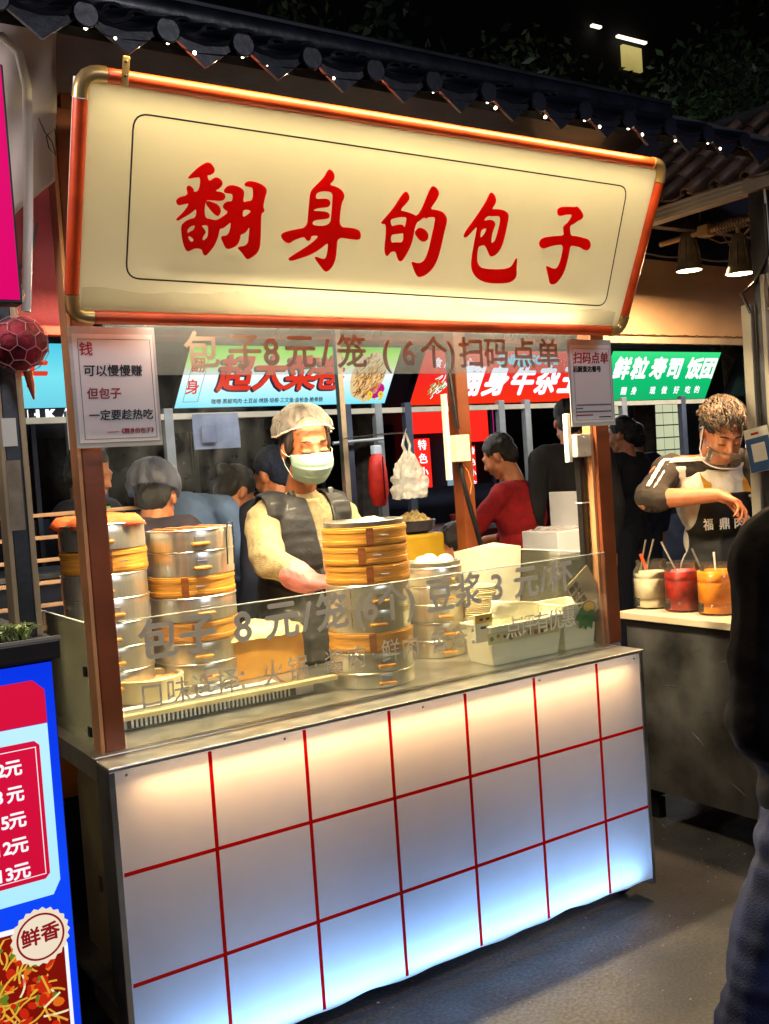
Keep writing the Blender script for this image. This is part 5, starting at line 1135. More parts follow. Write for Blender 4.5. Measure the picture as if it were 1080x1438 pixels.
pts = [(1.76, .92, 1.92), (1.745, .915, 1.82), (1.752, .91, 1.72), (1.76, .905, 1.60)]
build('cable', MB().tube(pts, .008, 8), BLACKPL, o, sm=True)
pts = [(1.765, .91, 1.465), (1.760, .90, 1.42), (1.775, .89, 1.32), (1.80, .88, 1.20), (1.835, .88, 1.06)]
build('cable', MB().tube(pts, .010, 8), BLACKPL, o, sm=True)
build('cable', MB().tube([(1.768, .905, 1.465), (1.79, .895, 1.43), (1.80, .89, 1.38), (1.785, .885, 1.34)], .002, 6), mat('orange_wire', lin(200, 120, 60), .5), o)
o = thing('cable_conduit', 'grey conduit strip behind the right notice and junction box', 'conduit', (1.66, .2, 1.4))
build('conduit', MB().box(1.640, 1.656, .165, .185, 1.44, 1.60, .002), WHITEP, o)
build('cable', MB().box(1.690, 1.716, .17, .195, ZT+.01, 1.452, .004), BLACKPL, o)
build('cable_tie', MB().box(1.688, 1.724, .168, .197, 1.30, 1.304), WHITEP, o)
o = thing('plastic_bag_bundle', 'thin white plastic bag bundle hanging on the rear rail by its handles', 'plastic bag', (1.57, 1.0, 1.34))
mb = MB()
def pb(u, v):
    a = 2*pi*u; z = 1.525-.185*v; w = .012+.075*min(1, v*1.7)**.8*(1-.12*max(0, v-.8)*5); n_ = noise.noise(Vector((cos(a)*2.2, sin(a)*2.2, v*5))); n2 = noise.noise(Vector((cos(a)*6, sin(a)*6, v*11)))
    w *= 1+.30*n_+.14*n2; return Vector((1.575+cos(a)*w*.85, 1.0+sin(a)*w*.7, z+.010*n2))
mb.grid(pb, 70, 34); build('bag', mb, BAGPL, o, sm=True)
build('handles', MB().tube([(1.57, 1.0, 1.515), (1.555, 1.0, 1.55), (1.57, 1.0, 1.60), (1.59, 1.0, 1.55), (1.58, 1.0, 1.515)], .006, 8), BAGPL, o, sm=True)
o = thing('rear_pole', 'thin grey pole behind the stall that the plastic bag hangs on', 'pole', (1.60, 1.06, 0))
build('pole', MB().box(1.585, 1.610, 1.50, 1.53, 0, 2.3), STEELF, o)
build('hook', MB().tube([(1.597, 1.50, 1.61), (1.58, 1.2, 1.605), (1.57, 1.0, 1.60), (1.57, 0.99, 1.615)], .003, 6), STEEL, o)
# ------------------------------------------------------------------ rear work table with tubs
o = thing('rear_table', 'low steel work table behind the vendor carrying tubs and food', 'table', (1.6, 1.25, 0))
build('table_top', MB().box(1.30, 2.66, 1.02, 1.5, 1.00, 1.02, .003), STEELF, o)
for x in (1.33, 2.63):
    for y in (1.05, 1.47): build('leg', MB().box(x-.015, x+.015, y-.015, y+.015, 0, 1.0), STEELF, o)
build('undershelf', MB().box(1.32, 2.64, 1.04, 1.48, .40, .42), STEELF, o)
o = thing('yellow_tub', 'olive yellow plastic tub on the rear table behind the short steamer stack', 'tub', (1.58, 1.12, 1.021))
build('tub_body', MB().box(1.49, 1.76, 1.04, 1.22, 1.0215, 1.19, .012), mat('olive_yellow_plastic', lin(168, 132, 30), .4, 0, .1), o)
o = thing('dark_bowl', 'dark oval bowl heaped with pale food on the yellow tub', 'bowl', (1.66, 1.12, 1.191))
build('bowl', MB().lathe([(.055, 0), (.085, .012), (.092, .050), (.088, .053), (.080, .045), (0, .03)], (1.665, 1.12, 1.1915), 32, cap=False), mat('dark_bowl_glaze', lin(42, 40, 50), .3, coat=.3), o, sm=True)
mb = MB().grid(lambda u, v: Vector((1.665+cos(2*pi*u)*.078*v, 1.12+sin(2*pi*u)*.078*v, 1.232+.045*(1-v*v)+.02*noise.noise(Vector((cos(2*pi*u)*v*6, sin(2*pi*u)*v*6, 3))))), 30, 12)
build('heaped_food', mb, mat('pale_noodles', lin(205, 180, 120), .6, 0, .3, 50, .6, 70), o, sm=True)
o = thing('small_dish', 'small dark dish at the left edge of the yellow tub', 'dish', (1.53, 1.10, 1.191))
build('dish', MB().lathe([(.02, 0), (.038, .012), (.036, .014), (0, .006)], (1.53, 1.10, 1.1915), 24, cap=False), MC['dark_bowl_glaze'], o, sm=True)
# styrofoam box with white sheet further right
o = thing('foam_box', 'white foam box stacked beside a tall white sheet behind the right guard', 'box', (2.50, 1.2, 1.021))
build('box_body', MB().box(2.40, 2.60, 1.06, 1.30, 1.0215, 1.13, .006), mat('white_foam', lin(205, 205, 215), .7, 0, .05), o)
build('upright_lid', MB().box(2.585, 2.60, 1.04, 1.30, 1.1305, 1.30, .003), MC['white_foam'], o)
mb = MB().grid(lambda u, v: Vector((2.41+.16*u, 1.08+.18*v, 1.140+.016*noise.noise(Vector((u*4, v*4, 1))))), 14, 12)
build('liner', mb, BAGPL, o, sm=True)

# faint steam over the two left stacks
def steam_mat():
    M = bpy.data.materials.new('steam'); M.use_nodes = True; t = M.node_tree; t.nodes.clear()
    o = t.nodes.new('ShaderNodeOutputMaterial'); v = t.nodes.new('ShaderNodeVolumePrincipled'); v.inputs['Color'].default_value = (.75, .82, 1, 1); v.inputs['Anisotropy'].default_value = .2
    tc = t.nodes.new('ShaderNodeTexCoord'); n = t.nodes.new('ShaderNodeTexNoise'); n.inputs['Scale'].default_value = 7; n.inputs['Detail'].default_value = 5; n.inputs['Distortion'].default_value = 1.6
    mp = t.nodes.new('ShaderNodeMapping'); mp.inputs['Scale'].default_value = (1.2, 1.2, .55); t.links.new(tc.outputs['Object'], mp.inputs[0]); t.links.new(mp.outputs[0], n.inputs[0])
    g = t.nodes.new('ShaderNodeTexGradient'); g.gradient_type = 'SPHERICAL'; mp2 = t.nodes.new('ShaderNodeMapping'); mp2.inputs['Scale'].default_value = (2.6, 4.5, 3.4); t.links.new(tc.outputs['Object'], mp2.inputs[0]); t.links.new(mp2.outputs[0], g.inputs[0])
    mr = t.nodes.new('ShaderNodeMapRange'); mr.inputs[1].default_value = .50; mr.inputs[2].default_value = .78; mr.inputs[3].default_value = 0; mr.inputs[4].default_value = 1.5; t.links.new(n.outputs[0], mr.inputs[0])
    m = t.nodes.new('ShaderNodeMath'); m.operation = 'MULTIPLY'; t.links.new(mr.outputs[0], m.inputs[0]); t.links.new(g.outputs[1], m.inputs[1]); t.links.new(m.outputs[0], v.inputs['Density']); t.links.new(v.outputs[0], o.inputs[1]); return M
mb = MB().box(-.37, .37, -.2, .2, -.26, .26); me = mb.mesh('steam'); me.materials.append(steam_mat())
o = bpy.data.objects.new('steam', me); COL.objects.link(o); o.location = (.42, .60, 1.56); tag(o, 'thin bluish steam rising over the two left steamer stacks', 'steam', kind='stuff')
# ------------------------------------------------------------------ people
def cap_hull(mb, a, ra, b, rb, n=10):
    """tapered capsule as convex hull of two balls"""
    bm = bmesh.new()
    for c, r in ((a, ra), (b, rb)):
        rr = r if isinstance(r, (tuple, list)) else (r, r, r)
        for i in range(7):
            ph = -pi/2+pi*i/6
            for k in range(n if 0 < i < 6 else 1):
                th = 2*pi*k/n; bm.verts.new((c[0]+rr[0]*cos(ph)*cos(th), c[1]+rr[1]*cos(ph)*sin(th), c[2]+rr[2]*sin(ph)))
    bmesh.ops.convex_hull(bm, input=bm.verts[:]); 
    for v in [v for v in bm.verts if not v.link_faces]: bm.verts.remove(v)
    bm.verts.index_update(); mb.add([v.co.copy() for v in bm.verts], [[v.index for v in f.verts] for f in bm.faces]); bm.free()
def fuse(parts, voxel, smooth_it=2, disp=None, cut=None):
    """parts: ('c',a,ra,b,rb) capsules or ('e',c,(rx,ry,rz),M3) ellipsoids -> one continuous mesh"""
    mb = MB()
    for p in parts:
        if p[0] == 'c': cap_hull(mb, p[1], p[2], p[3], p[4])
        else:
            b = len(mb.v); mb.ball((0, 0, 0), p[2], 18, 12); Mx = p[3] if len(p) > 3 else Matrix.Identity(3)
            for i in range(b, len(mb.v)): mb.v[i] = Mx @ mb.v[i]+Vector(p[1])
    me = bpy.data.meshes.new('t'); me.from_pydata([tuple(v) for v in mb.v], [], mb.f)
    o = bpy.data.objects.new('t', me); COL.objects.link(o)
    m = o.modifiers.new('r', 'REMESH'); m.mode = 'VOXEL'; m.voxel_size = voxel; m.use_smooth_shade = True
    if smooth_it:
        m2 = o.modifiers.new('s', 'SMOOTH'); m2.factor = .6; m2.iterations = smooth_it
    dg = bpy.context.evaluated_depsgraph_get(); out = bpy.data.meshes.new_from_object(o.evaluated_get(dg))
    bpy.data.objects.remove(o)
    if disp:
        nr = [v.normal.copy() for v in out.vertices]
        for v, n_ in zip(out.vertices, nr): v.co += n_*disp(v.co)
    if cut:
        bm = bmesh.new(); bm.from_mesh(out); bmesh.ops.delete(bm, geom=[f for f in bm.faces if cut(f.calc_center_median())], context='FACES')
        for _ in range(8):
            mv = {}
            for v in bm.verts:
                nb = [e_.other_vert(v).co for e_ in v.link_edges if e_.is_boundary]
                if len(nb) == 2: mv[v] = v.co*.4+(nb[0]+nb[1])*.3
            for v, co in mv.items(): v.co = co
        bm.to_mesh(out); bm.free()
    out.shade_smooth(); return out
def putmesh(name, me, mt, parent, solid=0, label=None, off=-1):
    me.materials.clear(); me.materials.append(mt); me.name = name
    o = bpy.data.objects.new(name, me); COL.objects.link(o); o.parent = parent
    if solid: md = o.modifiers.new('solid', 'SOLIDIFY'); md.thickness = solid; md.offset = off
    return tag(o, label)
def V3(*a): return Vector(a)
def headM(c, yaw=0, pitch=0, roll=0, k=1.0):
    return Matrix.Translation(c) @ Matrix.Rotation(yaw, 4, 'Z') @ Matrix.Rotation(-pitch, 4, 'X') @ Matrix.Rotation(roll, 4, 'Y') @ Matrix.Scale(k, 4)
def head_parts(M, female=False, neck_to=None):
    R3 = M.to_3x3()
    def e(c, r): return ('e', M @ V3(*c), r, R3)
    def c(a, ra, b, rb): k = M.to_scale()[0]; return ('c', M @ V3(*a), ra*k, M @ V3(*b), rb*k)
    j = .92 if female else 1
    P = [e((0, -.012, .040), (.073, .090, .082)), e((0, .028, -.015), (.062*j, .066, .088)), e((0, .052, -.088), (.030*j, .030, .024)),
         e((-.036, .056, -.028), (.026, .030, .030)), e((.036, .056, -.028), (.026, .030, .030)),
         c((-.046*j, .022, -.062), .024, (-.020, .062, -.092), .018), c((.046*j, .022, -.062), .024, (.020, .062, -.092), .018),
         c((0, .090, .012), .0085, (0, .108, -.022), .0115), e((-.011, .100, -.026), (.008, .009, .007)), e((.011, .100, -.026), (.008, .009, .007)),
         c((-.034, .078, .026), .013, (.034, .078, .026), .013), e((0, .088, -.053), (.023, .012, .006)), e((0, .086, -.063), (.020, .012, .006)),
         e((-.031, .078, .004), (.016, .014, .010)), e((.031, .078, .004), (.016, .014, .010)),
         e((-.074, -.006, -.008), (.010, .018, .030)), e((.074, -.006, -.008), (.010, .018, .030)), e((0, -.05, .02), (.064, .055, .075))]
    if neck_to is not None:
        nr = .048 if female else .056
        P += [('c', M @ V3(0, -.012, -.055), nr, Vector(neck_to), nr*1.12)]
    return P
def hand_parts(w, d, up, side, curl=.5, k=1.0, spread=.1):
    """w wrist, d direction of the hand, up = back-of-hand normal, side: +1/-1 thumb side along d x up"""
    d = Vector(d).normalized(); up = Vector(up); up = (up-d*up.dot(d)).normalized(); s_ = d.cross(up)*side
    w = Vector(w); P = [('c', w, .024*k, w+d*.03*k, .026*k)]
    for i in range(4):
        o_ = (.030-.020*i)*k; base = w+d*(.085-.004*abs(i-1))*k+s_*o_
        P.append(('c', w+d*.02*k+s_*o_*.7, .017*k, base, .0115*k))
        L = (.040, .045, .041, .032)[i]*k; p = base; dirv = (d+s_*spread*(1-i*.66)).normalized(); r = .0095*k*(1-.06*i)
        for j in range(3):
            a = curl*(.5+.45*j)*(1+.12*i); dd = (dirv*cos(a)-up*sin(a)); q = p+dd*L*(1, .68, .55)[j]; P.append(('c', p, r, q, r*.9)); p = q; r *= .9
            dirv = dd if False else dirv
    t0 = w+d*.02*k+s_*.022*k; t1 = t0+(d*.55+s_*.7-up*.35).normalized()*.045*k; t2 = t1+(d*.9+s_*.05-up*.5).normalized()*.032*k; t3 = t2+(d*.8-s_*.2-up*.6).normalized()*.024*k
    P += [('c', t0, .016*k, t1, .0115*k), ('c', t1, .0115*k, t2, .0105*k), ('c', t2, .0105*k, t3, .009*k)]
    return P
SKIN = mat('skin', lin(150, 90, 58), .5, 0, .08, 30, .06, 300, sss=.25)
SKIN2 = mat('warm_skin', lin(190, 122, 84), .48, 0, .08, 30, .08, 300, sss=.25)
HAIR = mat('black_hair', lin(24, 20, 20), .45, 0, .2, 60, .5, 180, (6, 6, .6))
DARKC = mat('black_cloth', lin(24, 24, 30), .85, 0, .2, 12, .25, 40)
NAVY = mat('navy_cloth', lin(24, 30, 52), .8, 0, .2, 12, .25, 40)
TROUS = mat('dark_trousers', lin(30, 32, 44), .85, 0, .2, 12, .25, 40)
def folds(a, f, sd=0):
    return lambda c: a*noise.noise(Vector((c.x*f, c.y*f, c.z*f*.7+sd)))+a*.5*noise.noise(Vector((c.x*f*2.3, c.y*f*2.3, c.z*f*1.2+sd)))
def joints(H=1.68, **kw):
    k = H/1.68
    J = dict(ankR=(.09, -.01, .08), ankL=(-.09, -.01, .08), kneR=(.095, .02, .47), kneL=(-.095, .02, .47), hipR=(.085, 0, .88), hipL=(-.085, 0, .88),
             pel=(0, 0, .93), wai=(0, 0, 1.06), che=(0, 0, 1.24), nek=(0, -.015, 1.41), head=(0, .015, 1.545), shoR=(.17, -.005, 1.365), shoL=(-.17, -.005, 1.365),
             elbR=(.215, -.03, 1.10), elbL=(-.215, -.03, 1.10), wriR=(.22, .05, .87), wriL=(-.22, .05, .87))
    J = {a: Vector(b)*k for a, b in J.items()}
    for a, b in kw.items(): J[a] = Vector(b)
    return J
def torso_parts(J, g=0.0, low=True, k=1.0, female=False):
    w = .93 if female else 1
    P = [('e', (J['che']+J['nek'])*.5+V3(0, 0, -.03), (.145*w+g, .095+g, .13+g)), ('e', J['che'], (.150*w+g, .108+g, .14+g)), ('e', J['wai'], (.128*w+g, .100+g, .13+g)),
         ('c', J['shoR']*.82+J['nek']*.18, .055+g, J['shoL']*.82+J['nek']*.18, .055+g), ('c', J['nek']+V3(0, 0, -.045), .062+g*.6, J['che'], .09+g)]
    if low: P += [('e', J['pel'], (.148+g, .112+g, .12+g)), ('c', J['wai'], .10+g, J['pel'], .12+g)]
    return P
def arm_parts(J, s_, g=0.0, full=True, k=1.0):
    P = [('c', J['sho'+s_], .050+g, J['elb'+s_], .038+g)]
    if full: P += [('c', J['elb'+s_], .038+g, J['wri'+s_], .026+g)]
    return P
def leg_parts(J, g=0.0):
    P = []
    for s_ in 'RL': P += [('c', J['hip'+s_], .085+g, J['kne'+s_], .055+g), ('c', J['kne'+s_], .055+g, J['ank'+s_], .038+g)]
    return P
def foot_parts(J):
    return [('c', J['ank'+s_]+V3(0, -.02, -.035), .036, J['ank'+s_]+V3(0, .13, -.05), .028) for s_ in 'RL']
def simple_person(label, loc, rz, H, top, topc, hairc=None, hat=None, J=None, yaw=0, pitch=.15, skin=SKIN2, group='people beyond the counter', voxel=.012, bun=False, hair=True, sleeves=True, leg=True):
    o = thing('person', label, 'person', loc, group, rz); J = J or joints(H)
    M = headM(J['head'], yaw, pitch)
    body = fuse(head_parts(M, neck_to=J['nek'])+torso_parts(J)+arm_parts(J, 'R')+arm_parts(J, 'L')+leg_parts(J)+foot_parts(J)
                + [('c', J['wriR'], .022, J['wriR']+(J['wriR']-J['elbR']).normalized()*.12, .026), ('c', J['wriL'], .022, J['wriL']+(J['wriL']-J['elbL']).normalized()*.12, .026)], voxel*.75, 1)
    putmesh('body', body, skin, o)
    putmesh(top, fuse(torso_parts(J, .018)+arm_parts(J, 'R', .016)+arm_parts(J, 'L', .016), voxel, 2, folds(.010, 9, loc[0])), topc, o)
    putmesh('trousers', fuse(leg_parts(J, .014)+[('e', J['pel']+V3(0, 0, -.04), (.150, .112, .11))], voxel, 1, folds(.006, 8, loc[1])), TROUS, o)
    if hair:
        R3 = M.to_3x3(); P = [('e', M @ V3(0, -.018, .052), (.082, .094, .082), R3), ('e', M @ V3(0, -.055, .0), (.070, .055, .075), R3)]
        if bun: P += [('e', M @ V3(0, -.115, .05), (.035, .035, .035), R3)]
        hm = fuse(P, .008, 1, folds(.006, 45, loc[0]))
        hm2 = hm; Mi = M.inverted()
        bm = bmesh.new(); bm.from_mesh(hm2); bmesh.ops.delete(bm, geom=[f for f in bm.faces if (lambda q: q.y > .045+.35*max(0, q.z-.035) and q.z < .105 and q.z < .06+.5*(.09-q.y))(Mi @ f.calc_center_median())], context='FACES'); bm.to_mesh(hm2); bm.free()
        putmesh('hair', hm2, hairc or HAIR, o)
    return o, J, M

# ---- the vendor
def wl(X, Y, Z, X0, Y0): return Vector((-(X-X0), -(Y-Y0), Z))
X0, Y0 = .945, .80
ELB = (.745, .625, 1.195); WRI = (.790, .455, 1.130)
va = thing('person', 'woman vendor in hair net and pale surgical mask, black vest over cream fleece', 'person', (X0, Y0, 0), None, pi)
J = joints(1.64, head=wl(.945, .685, 1.548, X0, Y0), nek=wl(.955, .765, 1.405, X0, Y0), shoR=wl(.812, .775, 1.315, X0, Y0), shoL=wl(1.115, .765, 1.305, X0, Y0),
           che=wl(.955, .78, 1.20, X0, Y0), wai=wl(.95, .83, 1.05, X0, Y0), elbR=wl(*ELB, X0, Y0), wriR=wl(*WRI, X0, Y0), elbL=wl(1.18, .68, 1.09, X0, Y0), wriL=wl(1.09, .50, 1.02, X0, Y0))
M = headM(J['head'], -.16, .19, .04, 1.03); R3 = M.to_3x3()
hd = (wl(.85, .36, 1.125, X0, Y0)-J['wriR']).normalized()
body = fuse(head_parts(M, True, J['nek'])+torso_parts(J, female=True)+arm_parts(J, 'R')+arm_parts(J, 'L')+leg_parts(J)+foot_parts(J)
            + hand_parts(J['wriR'], hd, (0, .2, 1), -1, .5, .95)+hand_parts(J['wriL'], (.3, .9, 0), (0, 0, 1), 1, .6, .95), .0055, 2)
putmesh('body', body, SKIN, va)
FLEECE = mat('cream_fleece', lin(150, 134, 102), .95, 0, .15, 60, .5, 260)
def slv(c):
    return .010*noise.noise(Vector((c.x*12+c.z*6, c.y*12, c.z*20)))+.007*sin(c.z*70+c.y*40+c.x*25+3*noise.noise(c*6))*max(0, noise.noise(c*7)+.15)
P = torso_parts(J, .010, female=True)+[('c', J['shoR'], .062, J['elbR'], .058), ('c', J['elbR'], .058, J['wriR']+(J['elbR']-J['wriR'])*.34, .046), ('c', J['shoL'], .060, J['elbL'], .056), ('c', J['elbL'], .056, J['wriL'], .044)]
P += [('c', J['nek']+V3(0, .006, -.052), .062, J['nek']+V3(0, .008, -.022), .056)]
putmesh('fleece_top', fuse(P, .0065, 3, slv), FLEECE, va)
col_ = MB(); cn = J['nek']+V3(0, .006, -.012)
col_.tube([cn+V3(cos(2*pi*i/28)*.058, sin(2*pi*i/28)*.056+.004, -.014+.010*cos(2*pi*i/28-pi/2)*-1) for i in range(29)], .0085, 8, cap=False)
build('ribbed_collar', col_, mat('cream_rib', lin(205, 182, 138), .9, 0, .1, 60, .6, 300), va, world=False, sm=True)
# vest: body shell open in a V at the front
def vest_cut(c):
    q = c-Vector((0, 0, 0)); t = (c.z-.96)/.38
    cx = (J['nek'].x+J['che'].x)/2-.030
    if c.z > J['nek'].z-.045 and math.hypot(c.x-J['nek'].x, c.y-J['nek'].y-.01) < .066+.25*(c.z-J['nek'].z+.045): return True
    front = c.y > J['che'].y-.01
    if front and abs(c.x-cx) < .004+.046*max(0, min(1, t))**1.3: return True
    for s_ in 'RL':
        d = c-J['sho'+s_]; 
        if abs(c.x+.01) > .158+.5*max(0, 1.20-c.z) and c.z > 1.08: return True
    return False
P = torso_parts(J, .026, female=True)+[('e', J['pel']+V3(0, 0, .02), (.172, .135, .13))]
VEST = mat('black_vest', lin(26, 27, 34), .6, 0, .25, 10, .5, 30, coat=.1)
putmesh('vest', fuse(P, .0045, 5, folds(.007, 11), vest_cut), VEST, va, .007)
# stand-up lapels of the vest
for s_ in (1, -1):
    pts = []; cx = (J['nek'].x+J['che'].x)/2-.030
    for i in range(9):
        u = i/8; z = 1.405-.36*u; x = cx+s_*(.008+.056*max(0, (z-.96)/.38)**1.3); y = J['che'].y+.118-.095*(1-u)**1.6+.010; pts.append(V3(x, y, z))
    build('lapel', MB().tube(pts, [.016, .018, .018, .016, .014, .012, .011, .010, .009], 8), VEST, va, world=False, sm=True)
putmesh('trousers', fuse(leg_parts(J, .014)+[('e', J['pel']+V3(0, 0, -.04), (.150, .112, .11))], .012, 1, folds(.006, 8)), TROUS, va)
# hair, net, brows, lashes
hm = fuse([('e', M @ V3(0, -.016, .047), (.0790, .0950, .0840), R3), ('e', M @ V3(0, -.05, .0), (.072, .060, .075), R3), ('e', M @ V3(-.066, .018, .018), (.012, .022, .036), R3), ('e', M @ V3(.066, .018, .018), (.012, .022, .036), R3)], .006, 1)
Mi = M.inverted()
bm = bmesh.new(); bm.from_mesh(hm)
bmesh.ops.delete(bm, geom=[f for f in bm.faces if (lambda q: (q.y > .040 and q.z < .088-.35*abs(q.x) and abs(q.x) < .058) or (abs(q.x) < .05 and q.y > .045 and q.z < .11) or (q.z < -.03 and q.y > -.01))(Mi @ f.calc_center_median())], context='FACES'); bm.to_mesh(hm); bm.free()
putmesh('hair', hm, mat('dark_brown_hair', lin(36, 24, 20), .4, 0, .2, 60, .5, 180, (6, 6, .6)), va, .002)
NET = film('hair_net_gauze', (.93, .90, .88, 1), .76, .5, .95, (.66, .60, .58, 1))
nm = MB()
def net(u, v):
    th = 2*pi*u; ph = v*pi*(.56-.13*max(0, sin(th))); x = sin(ph)*cos(th); y = sin(ph)*sin(th); z = cos(ph)
    puff = 1+.030*sin(th*19+z*5)*sin(ph)**2+.11*max(0, -y)*sin(ph)+.09*noise.noise(Vector((x*3, y*3, z*3)))+.035*sin(th*17)*v**3+.03*noise.noise(Vector((x*9, y*9, z*9)))
    p = V3(x*.092*puff, -.022+y*.112*puff, .056+z*.088*puff)
    if y > 0: p.z += .012*y*v*v
    if y < -.2: p += V3(0, -.018, -.020)*(-y-.2)*v
    return M @ p
nm.grid(net, 84, 22); netm = nm.mesh('hair_net'); netm.shade_smooth(); putmesh('hair_net', netm, NET, va)
build('elastic_band', MB().tube([net(i/84, 1) for i in range(85)], .0030, 6, cap=False), mat('net_elastic', lin(206, 186, 176), .8, 0, .1, 40, .5, 200), va, world=False, sm=True)
LASH = mat('dark_lash', lin(30, 18, 16), .6)
for sx in (-1, 1):
    yb = lambda x: .0935-.9*(abs(x)-.02)**2*14-.004*(abs(x) > .04)
    br = [M @ V3(sx*x, .0945-.30*abs(x-.02), .0330+.0035*sin((x-.014)/.036*pi)+.05*(.03-x)*0) for x in (.014, .022, .031, .040, .048)]
    build('eyebrow', MB().tube(br, [.0020, .0030, .0030, .0024, .001], 6), LASH, va, world=False, sm=True)
    ly = [M @ V3(sx*x, .0970-.30*abs(x-.026), .0040-.0040*sin((x-.014)/.032*pi)) for x in (.014, .020, .026, .033, .040, .046)]
    build('eyelashes', MB().tube(ly, [.0012, .0024, .0030, .0030, .0024, .0012], 6), LASH, va, world=False, sm=True)
    lid = MB(); lid.ball((0, 0, 0), (.0150, .0050, .0062), 14, 8); lid.xf(M @ Matrix.Translation((sx*.030, .0875, .0035))); build('eyelid', lid, SKIN, va, world=False, sm=True)
# mask
mk = MB()
def msk(u, v):
    # u across -1..1, v 0 bottom .. 1 top
    uu = 2*u-1; x = (.056+.016*min(1, v*1.6))*sin(uu*1.25)/sin(1.25)
    ynose = .125 if v > .6 else .125-.036*((.6-v)/.6)**1.6
    y = ynose-(.072*abs(uu)**2.1)
    z = -.104+.094*v+(.010*(1-abs(uu)**1.5) if v > .9 else 0)*1+.014*abs(uu)**2*(1-v)
    z += .0
    y += .0042*((v*3.2) % 1.0)*(1-abs(uu)**3)
    if v > .75: y -= .016*((v-.75)/.25)**1.3*(1-.35*abs(uu))
    return M @ V3(x, y, z)
mk.grid(msk, 34, 32); mm = mk.mesh('surgical_mask'); mm.shade_smooth()
MASK = mat('pale_mask', lin(126, 150, 142), .75, 0, .04, 20, .12, 300)
ms = putmesh('surgical_mask', mm, MASK, va, .0012)
for sx in (-1, 1):
    for v in (.05, .93):
        a = msk((1+sx*1)/2, v); e_ = M @ V3(sx*.083, -.004, .002-.01*(v < .5)); mid = (a+e_)*.5+(M.to_3x3() @ V3(sx*.006, 0, 0))
        build('ear_loop', MB().tube([a, mid, e_], .0011, 5), WHITEP, ms, world=False)
# pink glove on her right hand
GL = mat('pink_glove', lin(186, 112, 112), .6, 0, .1, 25, .3, 60)
putmesh('glove', fuse(hand_parts(J['wriR'], hd, (0, .2, 1), -1, .5, 1.12)+[('c', J['wriR']+(J['elbR']-J['wriR'])*.32, .050, J['wriR'], .040)], .005, 2, folds(.004, 30)), GL, va)

# ---- background customers and workers
simple_person('person in a red sweater with short black hair, back turned, bent over food', (3.03, 2.02, 0), radians(2), 1.58, 'red_sweater', mat('red_knit', lin(150, 16, 26), .9, 0, .15, 30, .4, 120),
              J=joints(1.56, head=(-.04, .10, 1.49), nek=(-.01, .03, 1.35), elbL=(-.25, .14, 1.08), wriL=(-.20, .34, 1.03), elbR=(.24, .10, 1.06), wriR=(.14, .32, 1.02)), yaw=.5, pitch=.45)
simple_person('tall person in a long black coat standing with back turned by the right notice', (3.28, 1.85, 0), radians(-25), 1.80, 'black_coat', DARKC, yaw=-.2)
simple_person('low seated person with black hair seen beside the rear brown post', (2.28, 1.62, -.42), radians(60), 1.60, 'dark_jacket', DARKC, pitch=.5, yaw=.3)
simple_person('person in dark top with glasses and blue hair cover leaning behind the left steamers', (.66, 1.46, 0), radians(-38), 1.56, 'dark_smock', mat('plum_smock', lin(58, 50, 66), .8, 0, .2, 10, .3, 30),
              J=joints(1.56, head=(.0, .13, 1.41), nek=(0, .05, 1.28)), pitch=.35, yaw=.1)
lp_ = bpy.data.objects.get('person.004')
# blue net over that head
Mh = headM(Vector((.0, .13, 1.41)), .1, .35)
nm = MB()
def net2(u, v):
    th = 2*pi*u; ph = v*pi*.60; x = sin(ph)*cos(th); y = sin(ph)*sin(th); z = cos(ph); w = 1+.07*noise.noise(Vector((x*3, y*3, z*4)))+.03*sin(th*13)*v
    return Mh @ V3(x*.105*w, -.03+y*.13*w, .045+z*.110*w)
nm.grid(net2, 60, 18); n2m = nm.mesh('hair_cover'); n2m.shade_smooth(); putmesh('hair_cover', n2m, film('blue_grey_gauze', (.5, .55, .75, 1), .55, .4, .6, (.30, .33, .50, 1)), lp_)
simple_person('person in a pale blue shirt bending down with dark tied hair behind the steamers', (.80, 1.90, 0), radians(-78), 1.62, 'blue_shirt', mat('blue_shirt_cloth', lin(92, 118, 165), .8, 0, .15, 8, .4, 16),
              J=joints(1.62, pel=(0, -.05, .90), wai=(0, .05, 1.05), che=(0, .20, 1.27), nek=(0, .38, 1.33), head=(0, .50, 1.40), shoR=(.17, .31, 1.33), shoL=(-.17, .31, 1.33), elbR=(.2, .42, 1.02), elbL=(-.2, .42, 1.02), wriR=(.15, .58, .95), wriL=(-.15, .58, .95)), pitch=.7, bun=True)
simple_person('person in a dark navy beanie and coat standing right behind the vendor', (1.40, 1.80, 0), radians(15), 1.60, 'navy_coat', NAVY, hairc=mat('navy_beanie', lin(22, 34, 66), .9, 0, .15, 40, .6, 120), pitch=.3)
o_, J_, M_ = simple_person('person in glasses and dark jacket far behind the left brown post holding a glowing phone', (.62, 2.05, 0), radians(-140), 1.66, 'dark_jacket', NAVY,
              J=joints(1.66, elbR=(.22, .10, 1.14), wriR=(.10, .27, 1.28), elbL=(-.22, .10, 1.10), wriL=(-.05, .27, 1.24)), pitch=.3)
ph = thing('phone', 'small phone with a yellow green lit screen held up behind the steamers', 'phone', (.60, 1.80, 1.30))
build('phone_body', MB().box(.575, .635, 1.795, 1.803, 1.30, 1.40, .004), BLACKPL, ph); build('screen', MB().box(.579, .631, 1.7925, 1.7945, 1.315, 1.39), glow('phone_glow', [(0, lin(150, 200, 60)), (1, lin(190, 230, 110))], .7), ph)
simple_person('man in a black shirt with short dark hair standing left of the sauce vendor', (4.40, 2.50, 0), radians(10), 1.72, 'black_shirt', DARKC, yaw=.3)
simple_person('dark haired person half hidden behind the sauce vendor shoulder', (5.10, 3.05, 0), radians(-20), 1.70, 'navy_top', NAVY)

